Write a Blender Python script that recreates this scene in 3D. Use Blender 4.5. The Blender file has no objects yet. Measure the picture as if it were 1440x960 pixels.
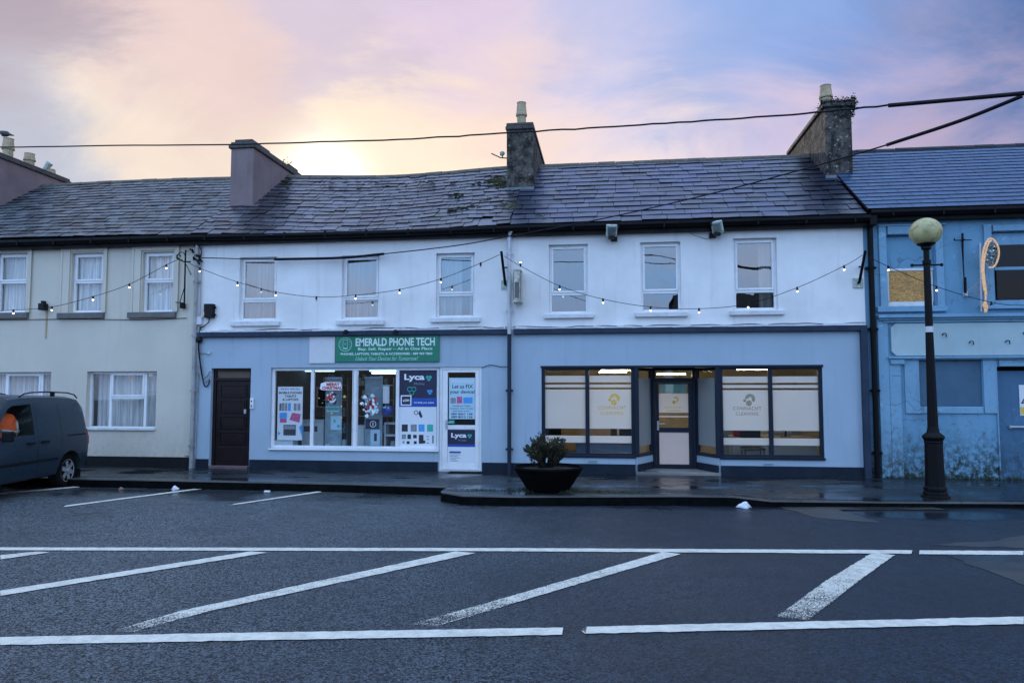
import bpy, math, random
from mathutils import Vector, Matrix
random.seed(7)
S = bpy.context.scene
COL = S.collection
R = math.radians
V = Vector

# ------------------------------------------------------------------ camera model (photo pixels are 1440 x 960)
FPX, YAW, HOR = 1040.0, R(7.5), 549.0
PITCH = math.atan((HOR - 480) / FPX)
CAM = V((2.09, -15.86, 1.75))
_fh = V((-math.sin(YAW), math.cos(YAW), 0)); _r = V((math.cos(YAW), math.sin(YAW), 0)); _z = V((0, 0, 1))
_f = _fh * math.cos(PITCH) + _z * math.sin(PITCH); _u = -_fh * math.sin(PITCH) + _z * math.cos(PITCH)
def ray(px, py): return _f * FPX + _r * (px - 720) + _u * (480 - py)
def P(px, py, axis, val):
    d = ray(px, py); return CAM + d * ((val - CAM[axis]) / d[axis])
def F(px, py, y=0.0): return P(px, py, 1, y)          # point on a wall plane
ROAD = -0.155
def G(px, py, z=ROAD): return P(px, py, 2, z)         # point on the ground
def rect(px0, py0, px1, py1, y=0.0):
    mx, my = (px0 + px1) / 2, (py0 + py1) / 2
    return F(px0, my, y).x, F(px1, my, y).x, F(mx, py1, y).z, F(mx, py0, y).z   # x0, x1, z0, z1

# ------------------------------------------------------------------ object helpers
ORG = {}
def put(o, parent=None, org=V((0, 0, 0))):
    COL.objects.link(o)
    if parent is not None: o.parent = parent
    ORG[o.name] = org
    return o
def tag(o, label=None, cat=None, group=None, kind=None):
    if label: o['label'] = label
    if cat: o['category'] = cat
    if group: o['group'] = group
    if kind: o['kind'] = kind
    return o
def thing(name, label, cat, loc, group=None, rz=0.0):
    o = bpy.data.objects.new(name, None); o.empty_display_size = .2
    o.location = loc; o.rotation_euler = (0, 0, rz)
    put(o, None, V(loc)); return tag(o, label, cat, group)

class MB:
    def __init__(s): s.v = []; s.f = []; s.a = []; s.smooth = False
    def add(s, vs, fs, a=0.0):
        n = len(s.v); s.v += [V(p) for p in vs]; s.f += [tuple(i + n for i in f) for f in fs]; s.a += [a] * len(vs); return s
    def box(s, x0, x1, y0, y1, z0, z1, a=0.0):
        if x0 > x1: x0, x1 = x1, x0
        if y0 > y1: y0, y1 = y1, y0
        if z0 > z1: z0, z1 = z1, z0
        vs = [(x0,y0,z0),(x1,y0,z0),(x1,y1,z0),(x0,y1,z0),(x0,y0,z1),(x1,y0,z1),(x1,y1,z1),(x0,y1,z1)]
        return s.add(vs, [(0,3,2,1),(4,5,6,7),(0,1,5,4),(1,2,6,5),(2,3,7,6),(3,0,4,7)], a)
    def obox(s, c, ax, ay, az, a=0.0):       # oriented box: centre and three half axes
        c, ax, ay, az = V(c), V(ax), V(ay), V(az)
        vs = [c+ax*i+ay*j+az*k for k in (-1,1) for i, j in ((-1,-1),(1,-1),(1,1),(-1,1))]
        return s.add(vs, [(0,3,2,1),(4,5,6,7),(0,1,5,4),(1,2,6,5),(2,3,7,6),(3,0,4,7)], a)
    def quad(s, a, b, c, d, t=0.0): return s.add([a, b, c, d], [(0,1,2,3)], t)
    def tube(s, pts, r, n=8, cap=True):
        pts = [V(p) for p in pts]; rs = r if isinstance(r, (list, tuple)) else [r]*len(pts)
        vs, fs = [], []
        ref = None
        for i, p in enumerate(pts):
            t = (pts[min(i+1, len(pts)-1)] - pts[max(i-1, 0)])
            t = t.normalized() if t.length > 1e-9 else V((0,0,1))
            if ref is None: ref = V((0,0,1)) if abs(t.z) < .9 else V((1,0,0))
            u = t.cross(ref)
            if u.length < 1e-6: ref = V((0,1,0)); u = t.cross(ref)
            u.normalize(); w = u.cross(t).normalized(); ref = w
            for k in range(n):
                a = 2*math.pi*k/n; vs.append(p + (u*math.cos(a) + w*math.sin(a))*rs[i])
        for i in range(len(pts)-1):
            for k in range(n):
                a, b = i*n+k, i*n+(k+1) % n; fs.append((a, b, b+n, a+n))
        if cap: fs.append(tuple(range(n-1,-1,-1))); fs.append(tuple(range(len(pts)*n-n, len(pts)*n)))
        return s.add(vs, fs)
    def lathe(s, prof, c=(0,0,0), n=24, axis='z'):
        c = V(c); vs, fs = [], []
        for r, z in prof:
            for k in range(n):
                a = 2*math.pi*k/n; q = (r*math.cos(a), r*math.sin(a), z)
                if axis == 'y': q = (q[0], q[2], q[1])
                if axis == 'x': q = (q[2], q[0], q[1])
                vs.append(c + V(q))
        m = len(prof)
        for i in range(m-1):
            for k in range(n):
                a, b = i*n+k, i*n+(k+1) % n
                fs.append((a, b, b+n, a+n) if axis != 'y' else (a, a+n, b+n, b))
        fs.append(tuple(range(n-1,-1,-1))); fs.append(tuple(range((m-1)*n, m*n)))
        return s.add(vs, fs)
    def ball(s, c, r, n=16, m=10, sx=1, sy=1, sz=1):
        k = len(s.v); pr = [(max(1e-4, r*math.sin(math.pi*i/m)), -r*math.cos(math.pi*i/m)) for i in range(m+1)]
        s.lathe(pr, (0,0,0), n)
        for i in range(k, len(s.v)): q = s.v[i]; s.v[i] = V((q.x*sx, q.y*sy, q.z*sz)) + V(c)
        return s
    def prism(s, poly, y0, y1):              # polygon of (x, z), anticlockwise seen from -y, thickness y0..y1
        n = len(poly); vs = [(x, y0, z) for x, z in poly] + [(x, y1, z) for x, z in poly]
        fs = [tuple(range(n)), tuple(range(2*n-1, n-1, -1))] + [(i, i+n, (i+1) % n+n, (i+1) % n) for i in range(n)]
        return s.add(vs, fs)
    def build(s, name, mat, parent=None, smooth=False, bevel=0.0, local=False, attr=False):
        org = V((0,0,0)) if (local or parent is None) else ORG[parent.name]
        me = bpy.data.meshes.new(name)
        me.from_pydata([p - org for p in s.v], [], s.f); me.update()
        if attr:
            at = me.attributes.new('rnd', 'FLOAT', 'POINT'); at.data.foreach_set('value', s.a)
        if smooth: me.polygons.foreach_set('use_smooth', [True]*len(me.polygons))
        me.materials.append(mat)
        o = bpy.data.objects.new(name, me); put(o, parent, org)
        if bevel:
            b = o.modifiers.new('Bevel', 'BEVEL'); b.width = bevel; b.segments = 2; b.limit_method = 'ANGLE'; b.angle_limit = R(40)
        if smooth == 'edge':
            for e in me.edges: pass
        return o

def base_origin(o, pt):
    """move the origin of a one-mesh thing to pt"""
    pt = V(pt)
    for v in o.data.vertices: v.co -= pt
    o.location = pt; ORG[o.name] = pt; return o

# ------------------------------------------------------------------ materials
class NT:
    def __init__(s, name):
        s.m = bpy.data.materials.new(name); s.m.use_nodes = True; s.t = s.m.node_tree; s.t.nodes.clear()
        s.out = s.t.nodes.new('ShaderNodeOutputMaterial')
    def n(s, typ, **kw):
        o = s.t.nodes.new('ShaderNode' + typ)
        for k, v in kw.items():
            if k.startswith('p_'): setattr(o, k[2:], v)
            else:
                key = int(k[1:]) if k[0] == 'i' and k[1:].isdigit() else k.replace('_', ' ')
                sock = o.inputs[key]
                if isinstance(v, bpy.types.NodeSocket): s.t.links.new(v, sock)
                else: sock.default_value = v
        return o
    def L(s, a, b): s.t.links.new(a, b)
    def pos(s, sc=(1,1,1)):
        g = s.n('NewGeometry'); mp = s.n('VectorMath', p_operation='MULTIPLY', i0=g.outputs['Position'], i1=sc); return mp.outputs[0]
    def noise(s, scale, vec=None, detail=4, rough=.55, dist=0):
        k = dict(Scale=scale, Detail=detail, Roughness=rough, Distortion=dist)
        o = s.n('TexNoise', **k)
        if vec is not None: s.L(vec, o.inputs['Vector'])
        return o.outputs[0]
    def ramp(s, fac, a, b, lo=0.0, hi=1.0):
        return s.n('MapRange', p_clamp=True, Value=fac, From_Min=a, From_Max=b, To_Min=lo, To_Max=hi).outputs[0]
    def mix(s, fac, a, b):
        o = s.n('Mix', p_data_type='RGBA')
        for v, i in ((fac, 0), (a, 6), (b, 7)):
            if isinstance(v, bpy.types.NodeSocket): s.L(v, o.inputs[i])
            else: o.inputs[i].default_value = v if i == 0 else (*v, 1) if len(v) == 3 else v
        return o.outputs[2]
    def math(s, op, a, b=0.0): return s.n('Math', p_operation=op, i0=a, i1=b).outputs[0]
    def bump(s, h, strength=.3, dist=.01):
        return s.n('Bump', Strength=strength, Distance=dist, Height=h).outputs[0]
    def pbsdf(s, col, rough=.5, metal=0.0, normal=None, spec=.5, coat=0.0, emit=None, estr=0.0, trans=0.0):
        b = s.n('BsdfPrincipled')
        for v, k in ((col, 'Base Color'), (rough, 'Roughness'), (metal, 'Metallic'), (spec, 'Specular IOR Level'), (coat, 'Coat Weight'), (trans, 'Transmission Weight')):
            if isinstance(v, bpy.types.NodeSocket): s.L(v, b.inputs[k])
            else: b.inputs[k].default_value = (*v, 1) if isinstance(v, (tuple, list)) and len(v) == 3 else v
        if normal is not None: s.L(normal, b.inputs['Normal'])
        if emit: b.inputs['Emission Color'].default_value = (*emit, 1); b.inputs['Emission Strength'].default_value = estr
        s.L(b.outputs[0], s.out.inputs[0]); return b

def mul(c, k): return tuple(x*k for x in c)
def pm(name, col, rough=.5, metal=0.0, var=.12, scale=6, bump=0.0, bscale=60, spec=.5, coat=0.0, emit=None, estr=0.0, dirt=None, dirt_amt=.3):
    t = NT(name); p = t.pos()
    c = t.mix(t.ramp(t.noise(scale, p), .3, .7), mul(col, 1-var), mul(col, 1+var*.6))
    if dirt: c = t.mix(t.ramp(t.noise(scale*1.7, p, 6, .65), .52, .72, 0, dirt_amt), c, dirt)
    nm = t.bump(t.noise(bscale, p), bump) if bump else None
    r = t.ramp(t.noise(scale*2.3, p), .3, .7, max(.02, rough*.8), min(1, rough*1.2))
    t.pbsdf(c, r, metal, nm, spec, coat, emit, estr); return t.m

def wall_mat(name, col, dirt=(.10,.11,.09), streak=.25, bumpscale=70, bstr=.35, stretch=(1,1,1), base_alg=0.0, cracks=0.0, patch=.10):
    t = NT(name); p = t.pos()
    c = t.mix(t.ramp(t.noise(.9, p, 6, .6), .35, .65), mul(col, 1-patch), mul(col, 1+patch*.35))
    st = t.noise(1.0, t.pos((5.5, 5.5, .45)), 5, .6)
    c = t.mix(t.ramp(st, .56, .80, 0, streak), c, dirt)
    sp = t.noise(14, p, 6, .7)
    c = t.mix(t.ramp(sp, .66, .74, 0, streak*.9), c, dirt)
    if base_alg:
        z = t.n('SeparateXYZ', Vector=t.pos()).outputs[2]
        h = t.math('ADD', z, t.math('MULTIPLY', t.noise(2.3, t.pos((2.2, 1, 1)), 6, .7), -1.5))
        m = t.ramp(h, -.60, .25, base_alg, 0)
        m2 = t.math('MULTIPLY', t.ramp(t.noise(9, p, 6, .75), .40, .56), m)
        c = t.mix(m2, c, (.022, .032, .017))
        m3 = t.math('MULTIPLY', t.ramp(t.noise(5, t.pos((1.5,1,1)), 8, .75), .55, .63), t.ramp(z, .3, 2.0, base_alg, 0))
        c = t.mix(m3, c, (.05, .07, .08))
    if base_alg > .4:
        c = t.mix(t.ramp(t.noise(3.2, p, 9, .78), .60, .63, 0, .55), c, mul(col, 1.55))
        c = t.mix(t.ramp(t.noise(11, p, 6, .75), .61, .65, 0, .5), c, (.07, .10, .12))
    if cracks:
        vo = t.n('TexVoronoi', p_feature='DISTANCE_TO_EDGE', Vector=t.n('VectorMath', p_operation='ADD', i0=p, i1=t.n('VectorMath', p_operation='SCALE', i0=t.n('TexNoise', Vector=p, Scale=2.0).outputs[1], Scale=.8).outputs[0]).outputs[0], Scale=.8)
        cm = t.math('MULTIPLY', t.ramp(vo.outputs[0], .004, .012, cracks, 0), t.ramp(t.noise(.8, p), .45, .6))
        c = t.mix(cm, c, mul(dirt, .5))
    h = t.noise(bumpscale, t.pos(stretch), 3, .6)
    t.pbsdf(c, .8, 0, t.bump(h, bstr, .006), .25); return t.m

def slate_mat(name, dark, light, rough=.34, moss=.0, lichen=.1):
    t = NT(name); p = t.pos()
    rn = t.n('Attribute', p_attribute_name='rnd').outputs['Fac']
    c = t.mix(t.math('MAXIMUM', rn, 0.0), dark, light)
    c = t.mix(t.ramp(t.noise(5, p, 6, .65), .5, .75, 0, .5), c, mul(dark, .5))
    c = t.mix(t.ramp(t.noise(23, p, 5, .7), .62, .70, 0, lichen*2), c, (.16, .17, .15))
    if moss: c = t.mix(t.ramp(t.noise(1.6, p, 8, .72), .56, .64, 0, moss), c, (.032, .042, .014))
    ed = t.ramp(rn, -.5, -.1, 1, 0); c = t.mix(ed, c, (.006, .0065, .007))
    r = t.math('ADD', t.ramp(t.noise(3, p, 4), .3, .7, rough*.7, rough*1.35), t.math('MULTIPLY', rn, .1))
    t.pbsdf(c, r, 0, t.bump(t.noise(40, p, 4, .6), .25, .004), t.ramp(ed, 0, 1, .55, .05)); return t.m

def glass_mat(name, tint=(.80,.86,.88), k=2.4, rough=.0, wave=.02):
    t = NT(name)
    nm = t.bump(t.noise(1.3, t.pos(), 2), wave, .05)
    ci = t.math('ABSOLUTE', t.n('VectorMath', p_operation='DOT_PRODUCT', i0=nm, i1=t.n('NewGeometry').outputs['Incoming']).outputs['Value'])
    fr = t.math('ADD', .04, t.math('MULTIPLY', .96, t.math('POWER', t.math('SUBTRACT', 1.0, t.math('MINIMUM', ci, 1.0)), 5.0)))
    fac = t.n('Math', p_operation='MULTIPLY', p_use_clamp=True, i0=fr, i1=k).outputs[0]
    a = t.n('BsdfTransparent', Color=(*tint, 1)); b = t.n('BsdfGlossy', Color=(1,1,1,1), Roughness=rough, Normal=nm)
    mx = t.n('MixShader', Fac=fac, i1=a.outputs[0], i2=b.outputs[0]); t.L(mx.outputs[0], t.out.inputs[0]); return t.m

def cloth_mat(name, col, trans=.4, alpha=0.0):
    t = NT(name)
    c = t.mix(t.ramp(t.noise(3, t.pos((9,9,.25)), 3), .36, .62), mul(col, .55), col)  # vertical streaks: fold shading painted into the cloth colour
    d = t.n('BsdfDiffuse', Color=c); tr = t.n('BsdfTranslucent', Color=c)
    mx = t.n('MixShader', Fac=trans, i1=d.outputs[0], i2=tr.outputs[0])
    o = mx
    if alpha:
        tp = t.n('BsdfTransparent'); o = t.n('MixShader', Fac=alpha, i1=mx.outputs[0], i2=tp.outputs[0])
    t.L(o.outputs[0], t.out.inputs[0]); return t.m

def emit_mat(name, col, s):
    t = NT(name); e = t.n('Emission', Color=(*col, 1), Strength=s); t.L(e.outputs[0], t.out.inputs[0]); return t.m

def road_mat():
    t = NT('asphalt'); p = t.pos(); xyz = t.n('SeparateXYZ', Vector=p); Y = xyz.outputs[1]
    edge = t.math('ADD', Y, t.math('MULTIPLY', t.noise(1.4, p, 5, .7), .55))
    bay = t.ramp(edge, BAY_Y + .18, BAY_Y + .40)            # smoother wet strip of the parking bays
    ag = t.n('TexVoronoi', Vector=p, Scale=62.0, Randomness=1.0)
    grain = t.noise(34, p, 6, .8)
    stone = t.n('SeparateColor', Color=ag.outputs['Color']).outputs[0]
    sm = t.ramp(t.math('ADD', t.math('MULTIPLY', stone, .5), t.math('MULTIPLY', grain, .75)), .44, .88)
    big = t.noise(.45, p, 6, .6)
    c = t.mix(sm, (.0025, .0035, .005), (.118, .134, .152))
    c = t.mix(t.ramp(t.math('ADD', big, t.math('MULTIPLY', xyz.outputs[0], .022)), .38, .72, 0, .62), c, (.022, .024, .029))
    c = t.mix(t.ramp(t.noise(30, p, 2), .70, .73, 0, .8), c, (.22, .22, .22))        # pale chippings
    c = t.mix(t.math('MULTIPLY', bay, .6), c, (.026, .028, .032))
    seam = t.math('MULTIPLY', t.ramp(t.math('ABSOLUTE', t.math('SUBTRACT', edge, BAY_Y + .16)), .0, .05, 1, 0), t.ramp(t.noise(6, p, 3), .5, .62))
    c = t.mix(t.math('MULTIPLY', seam, .5), c, (.16, .16, .165))
    # tar / crack repairs
    cr = t.n('TexVoronoi', p_feature='DISTANCE_TO_EDGE', Vector=t.n('VectorMath', p_operation='ADD', i0=p, i1=t.n('VectorMath', p_operation='SCALE', i0=t.n('TexNoise', Vector=p, Scale=1.3, Detail=5.0).outputs[1], Scale=1.3).outputs[0]).outputs[0], Scale=.28)
    c = t.mix(t.math('MULTIPLY', t.ramp(cr.outputs[0], .002, .006, .6, 0), t.ramp(t.noise(.5, p), .5, .6)), c, (.012, .012, .013))
    side_shade = t.ramp(t.math('ADD', t.math('ADD', xyz.outputs[0], t.math('MULTIPLY', Y, .12)), t.math('MULTIPLY', t.noise(.5, p, 5, .65), 2.6)), -2.0, 4.0)  # left-to-right falloff into shade, painted into the asphalt colour
    c = t.mix(side_shade, t.n('VectorMath', p_operation='MULTIPLY', i0=c, i1=(1.55,1.60,1.55)).outputs[0], t.n('VectorMath', p_operation='MULTIPLY', i0=c, i1=(.26,.42,.62)).outputs[0])
    pud = t.math('MULTIPLY', t.ramp(Y, BAY_Y - .9, BAY_Y + .3), t.ramp(t.noise(.55, t.pos((1, 1.6, 1)), 4, .6), .46, .58))
    # wet sheet standing at the low kerb beside the lamp
    dx = t.math('DIVIDE', t.math('SUBTRACT', xyz.outputs[0], PUD.x), 2.1); dy = t.math('DIVIDE', t.math('SUBTRACT', Y, PUD.y), .75)
    rr = t.math('ADD', t.math('ADD', t.math('MULTIPLY', dx, dx), t.math('MULTIPLY', dy, dy)), t.math('MULTIPLY', t.noise(1.7, p, 5, .65), 1.3))
    pud2 = t.ramp(rr, .95, 1.75, .9, 0)
    wet = t.math('MAXIMUM', t.math('MULTIPLY', pud, .75), pud2)
    r = t.ramp(t.noise(1.1, p, 4), .35, .65, .36, .56)
    r = t.math('MULTIPLY', r, t.ramp(wet, 0, 1, 1, .22))
    r = t.math('MULTIPLY', r, t.ramp(bay, 0, 1, 1, .72))
    c = t.mix(t.math('MULTIPLY', wet, .55), c, (.016, .017, .019))
    h = t.math('ADD', t.math('MULTIPLY', ag.outputs[0], -.8), grain)
    bs = t.math('MULTIPLY', t.ramp(wet, 0, .9, 1.0, .04), t.ramp(bay, 0, 1, 1, .45))
    b = t.n('Bump', Strength=bs, Distance=.02, Height=h)
    t.pbsdf(c, r, 0, b.outputs[0], .4); return t.m

def paving_mat(name, base, wetamt=.8, joints=True):
    t = NT(name); p = t.pos(); xyz = t.n('SeparateXYZ', Vector=p)
    c = t.mix(t.ramp(t.noise(1.2, p, 6, .65), .35, .65), mul(base, .55), mul(base, 1.15))
    c = t.mix(t.ramp(t.noise(60, p, 3, .7), .4, .65), c, mul(base, .8))
    w = t.ramp(t.noise(.75, t.pos((.8, 1.7, 1)), 5, .6), .42, .60)
    c = t.mix(t.math('MULTIPLY', w, .65), c, mul(base, .28))
    if joints:
        f = t.math('FRACT', t.math('MULTIPLY', t.math('ADD', xyz.outputs[0], t.math('MULTIPLY', xyz.outputs[1], -.35)), .40))
        j = t.ramp(t.math('ABSOLUTE', t.math('SUBTRACT', f, .5)), .000, .007, 1, 0)
        c = t.mix(j, c, mul(base, .15))
    r = t.ramp(w, 0, 1, .5, .5*(1-wetamt))
    b = t.n('Bump', Strength=t.ramp(w, 0, 1, .5, .08), Distance=.006, Height=t.noise(45, p, 4, .7))
    t.pbsdf(c, r, 0, b.outputs[0], .32); return t.m

def line_mat():
    t = NT('worn_road_paint'); p = t.pos()
    wear = t.n('Attribute', p_attribute_name='rnd').outputs['Fac']
    g = t.math('ADD', t.math('MULTIPLY', t.noise(70, p, 3, .8), .9), t.math('MULTIPLY', t.noise(4, p, 4, .6), .22))
    m = t.math('LESS_THAN', g, t.math('ADD', t.math('MULTIPLY', wear, -.27), .735))
    c = t.mix(t.ramp(t.noise(9, p, 6, .7), .4, .7), (.70, .67, .57), (.46, .45, .40))
    d = t.n('BsdfPrincipled', Base_Color=c, Roughness=.6, Normal=t.bump(t.noise(110, p, 3), .5, .006))
    tp = t.n('BsdfTransparent'); mx = t.n('MixShader', Fac=m, i1=tp.outputs[0], i2=d.outputs[0])
    t.L(mx.outputs[0], t.out.inputs[0]); return t.m

def film_mat():
    t = NT('frosted_film')
    c = t.mix(t.ramp(t.noise(1.0, t.pos(), 3), .35, .65), (.82, .77, .70), (.88, .83, .76))
    d = t.n('BsdfDiffuse', Color=c); tr = t.n('BsdfTranslucent', Color=(.95, .84, .68, 1)); m1 = t.n('MixShader', Fac=.38, i1=d.outputs[0], i2=tr.outputs[0])
    tp = t.n('BsdfTransparent', Color=(1,1,1,1)); m2 = t.n('MixShader', Fac=.05, i1=m1.outputs[0], i2=tp.outputs[0])
    t.L(m2.outputs[0], t.out.inputs[0]); return t.m

def side_film_mat():
    t = NT('thin_frosted_film')
    d = t.n('BsdfDiffuse', Color=(.30, .34, .36, 1)); tp = t.n('BsdfTransparent', Color=(.7,.75,.78,1)); m2 = t.n('MixShader', Fac=.35, i1=d.outputs[0], i2=tp.outputs[0])
    t.L(m2.outputs[0], t.out.inputs[0]); return t.m

def osb_mat():
    t = NT('strand_board'); p = t.pos()
    vo = t.n('TexVoronoi', Vector=t.n('VectorMath', p_operation='ADD', i0=t.pos((46,46,95)), i1=t.n('VectorMath', p_operation='SCALE', i0=t.n('TexNoise', Vector=p, Scale=5.0).outputs[1], Scale=5.0).outputs[0]).outputs[0], Scale=1.0)
    v = t.n('SeparateColor', Color=vo.outputs['Color']).outputs[0]
    c = t.mix(v, (.26, .12, .03), (.78, .42, .13))
    c = t.mix(t.ramp(t.noise(2.5, p), .5, .7, 0, .5), c, (.16, .10, .05))
    t.pbsdf(c, .75, 0, t.bump(v, .3)); return t.m

BAY_Y = G(720, 712).y
PUD = G(1300, 722)
M = {}
M['white_wall'] = wall_mat('white_masonry_paint', (.79, .79, .78), dirt=(.25,.26,.27), streak=.30, patch=.12)
M['grey_wall'] = wall_mat('pale_blue_grey_masonry_paint', (.360, .455, .540), dirt=(.15,.20,.24), streak=.30, bumpscale=26, bstr=.55, stretch=(.55,1,1.7), patch=.06)
M['cream_wall'] = wall_mat('cream_masonry_paint', (.60, .555, .465), dirt=(.22,.20,.15), streak=.16, patch=.06, base_alg=.15)
M['blue_wall'] = wall_mat('blue_masonry_paint', (.155, .320, .455), dirt=(.05,.07,.08), streak=.35, bstr=.3, base_alg=1.0, cracks=.35, patch=.16)
M['blue_trim'] = wall_mat('light_blue_trim_paint', (.195, .36, .49), dirt=(.05,.07,.08), streak=.3, bstr=.2, base_alg=.8, cracks=.35)
M['plinth'] = pm('dark_slate_plinth_paint', (.014, .022, .036), .7, var=.3, scale=3, bump=.3, bscale=50, spec=.15)
M['dark_plinth'] = pm('black_brown_plinth_paint', (.012, .013, .014), .75, var=.3, scale=3, bump=.3, spec=.15)
M['band'] = pm('slate_blue_band_paint', (.026, .040, .068), .6, var=.2, scale=4, bump=.2, spec=.2)
M['slate_old'] = slate_mat('old_slate', (.016, .017, .024), (.118, .115, .150), .30, moss=.45)
M['slate_cream'] = slate_mat('grey_slate', (.013, .018, .022), (.120, .136, .152), .34, moss=.2)
M['slate_big'] = slate_mat('purple_slate', (.008, .010, .024), (.056, .062, .125), .32, moss=.06, lichen=.10)
M['slate_new'] = slate_mat('smooth_blue_slate', (.022, .054, .122), (.032, .074, .155), .42, lichen=.02)
M['roof_under'] = pm('roof_felt', (.012, .012, .014), .8, var=.2)
M['ridge'] = pm('mossy_ridge_tile', (.085, .072, .055), .8, var=.4, scale=5, bump=.5, bscale=20, dirt=(.05,.055,.02), dirt_amt=.7)
M['moss'] = pm('moss', (.068, .074, .022), .95, var=.5, scale=9, bump=.9, bscale=50)
M['gutter'] = pm('black_gutter_plastic', (.0045, .0045, .0055), .45, var=.3, scale=2, dirt=(.012,.013,.012), dirt_amt=.25, spec=.12)
M['chim_lilac'] = wall_mat('grey_chimney_render', (.225, .170, .170), dirt=(.06,.05,.045), streak=.4, bumpscale=22, bstr=.7, patch=.25)
M['chim_dark'] = wall_mat('weathered_chimney_render', (.125, .115, .105), dirt=(.028,.03,.028), streak=.75, bumpscale=25, bstr=.9, patch=.5)
def rough_stone(name):
    t = NT(name); p = t.pos()
    c = t.mix(t.ramp(t.noise(4, p, 8, .75), .40, .60), (.020, .020, .019), (.130, .118, .100))
    c = t.mix(t.ramp(t.noise(2.0, t.pos((2.5,2.5,.6)), 5, .7), .52, .66, 0, .85), c, (.016, .016, .016))
    c = t.mix(t.ramp(t.noise(16, p, 3, .6), .64, .68, 0, .8), c, (.34, .34, .31))
    c = t.mix(t.ramp(t.noise(7, p, 4, .7), .60, .66, 0, .6), c, (.045, .050, .020))
    t.pbsdf(c, .92, 0, t.bump(t.noise(24, p, 5, .7), 1.0, .02), .15); return t.m
M['chim_dark'] = rough_stone('weathered_rough_render')
M['chim_cap'] = pm('chimney_cap_stone', (.080, .072, .066), .9, var=.4, scale=7, bump=.6, bscale=30, dirt=(.035,.045,.016), dirt_amt=.6)
M['pot'] = pm('buff_chimney_pot', (.42, .33, .20), .8, var=.25, scale=9, bump=.2, dirt=(.12,.11,.06), dirt_amt=.5)
M['lead'] = pm('lead_flashing', (.12, .15, .18), .5, var=.3, scale=6, bump=.2)
M['upvc'] = pm('white_upvc', (.78, .79, .80), .35, var=.05, scale=3, dirt=(.40,.41,.40), dirt_amt=.25)
M['sill_white'] = pm('white_sill_paint', (.66, .67, .68), .6, var=.1, scale=5, bump=.2, dirt=(.25,.26,.25), dirt_amt=.4)
M['sill_dark'] = pm('grey_stone_sill', (.14, .135, .13), .8, var=.25, scale=6, bump=.4, dirt=(.06,.06,.05), dirt_amt=.4)
M['glass'] = glass_mat('window_glass', (.88,.91,.92), 5.2, wave=.10)
M['glass_soft'] = glass_mat('house_window_glass', (.93,.95,.96), 2.4)
M['glass_old'] = glass_mat('darkened_old_glass', (.16,.16,.16), .5)  # heavy dark tint stands for the unlit room behind the pane
M['glass_side'] = glass_mat('side_light_glass', (.86,.90,.92), 1.0, wave=.01)
M['glass_shop'] = glass_mat('shop_window_glass', (.94,.96,.97), 1.9, wave=.01)
M['curtain'] = cloth_mat('net_curtain', (.88, .88, .86), .12, .03)
M['curtain_dim'] = cloth_mat('grey_curtain', (.36, .355, .345), .25)
M['room_dark'] = pm('dim_room_paint', (.10, .105, .11), .9, var=.2)
M['room_shop'] = pm('teal_grey_room_paint', (.035, .105, .135), .85, var=.2)
M['room_warm'] = pm('warm_cream_room_paint', (.30, .255, .16), .85, var=.15)
M['anth'] = pm('anthracite_frame', (.011, .018, .032), .45, var=.15, scale=3, bump=.0, spec=.22)
M['film'] = film_mat()
M['film_side'] = side_film_mat()
M['lettering_dim'] = pm('painted_dim_lettering', (.36, .30, .20), .5, metal=.2, var=.25, scale=14)  # dim interior showing through clear letters, painted as a dull brown
M['gold'] = pm('painted_glow_lettering', (.80, .50, .10), .45, metal=.1, var=.25, scale=14)  # lit interior showing through clear letters, painted as a warm colour
M['door_brown'] = pm('dark_brown_door_paint', (.016, .009, .010), .35, spec=.25, var=.2, scale=4, bump=.1)
M['threshold'] = pm('worn_pink_threshold', (.14, .09, .095), .6, var=.3, scale=9, bump=.3)
M['black'] = pm('black_metal', (.0045, .0045, .0055), .55, metal=.0, var=.3, scale=12, bump=.15, spec=.16)
M['black_plastic'] = pm('black_plastic', (.007, .007, .008), .5, var=.2, spec=.2)
M['rubber'] = pm('tyre_rubber', (.007, .007, .008), .9, spec=.1, var=.3, bump=.3, bscale=40)
M['cable'] = pm('black_cable_sheath', (.008, .006, .010), .6, var=.3, spec=.2)
M['grey_cable'] = pm('grey_cable_sheath', (.30, .31, .32), .5, var=.25)
M['pipe_white'] = pm('white_drainpipe', (.55, .57, .60), .45, var=.12, scale=3, dirt=(.25,.26,.24), dirt_amt=.5)
M['pipe_grey'] = pm('grey_drainpipe', (.34, .34, .33), .5, var=.2, scale=3, dirt=(.12,.11,.09), dirt_amt=.5)
M['pipe_dark'] = pm('slate_blue_drainpipe', (.018, .028, .048), .5, var=.2, scale=3, spec=.2)
M['green'] = pm('green_sign_vinyl', (.008, .185, .105), .45, var=.06, scale=2)
M['sign_text'] = pm('pale_sign_lettering', (.62, .78, .74), .5, var=.03)
M['sign_pale'] = pm('pale_green_lettering', (.30, .62, .52), .5, var=.03)
M['blank'] = pm('blank_white_panel', (.60, .62, .64), .55, var=.05, scale=4, dirt=(.35,.36,.36), dirt_amt=.3)
M['paper'] = pm('white_poster_paper', (.70, .73, .76), .6, var=.03)
M['paper_blue'] = pm('pale_blue_poster_paper', (.42, .62, .72), .6, var=.06)
M['navy'] = pm('navy_print', (.014, .017, .055), .5, var=.08)
M['royal'] = pm('royal_blue_print', (.012, .070, .36), .5, var=.08)
M['white_print'] = pm('white_print', (.80, .82, .84), .5, var=.02)
M['teal_print'] = pm('teal_print', (.04, .42, .34), .5, var=.05)
M['ink'] = pm('dark_ink', (.020, .022, .035), .5, var=.1)
M['sky_print'] = pm('sky_blue_print', (.06, .32, .70), .5, var=.1)
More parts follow.
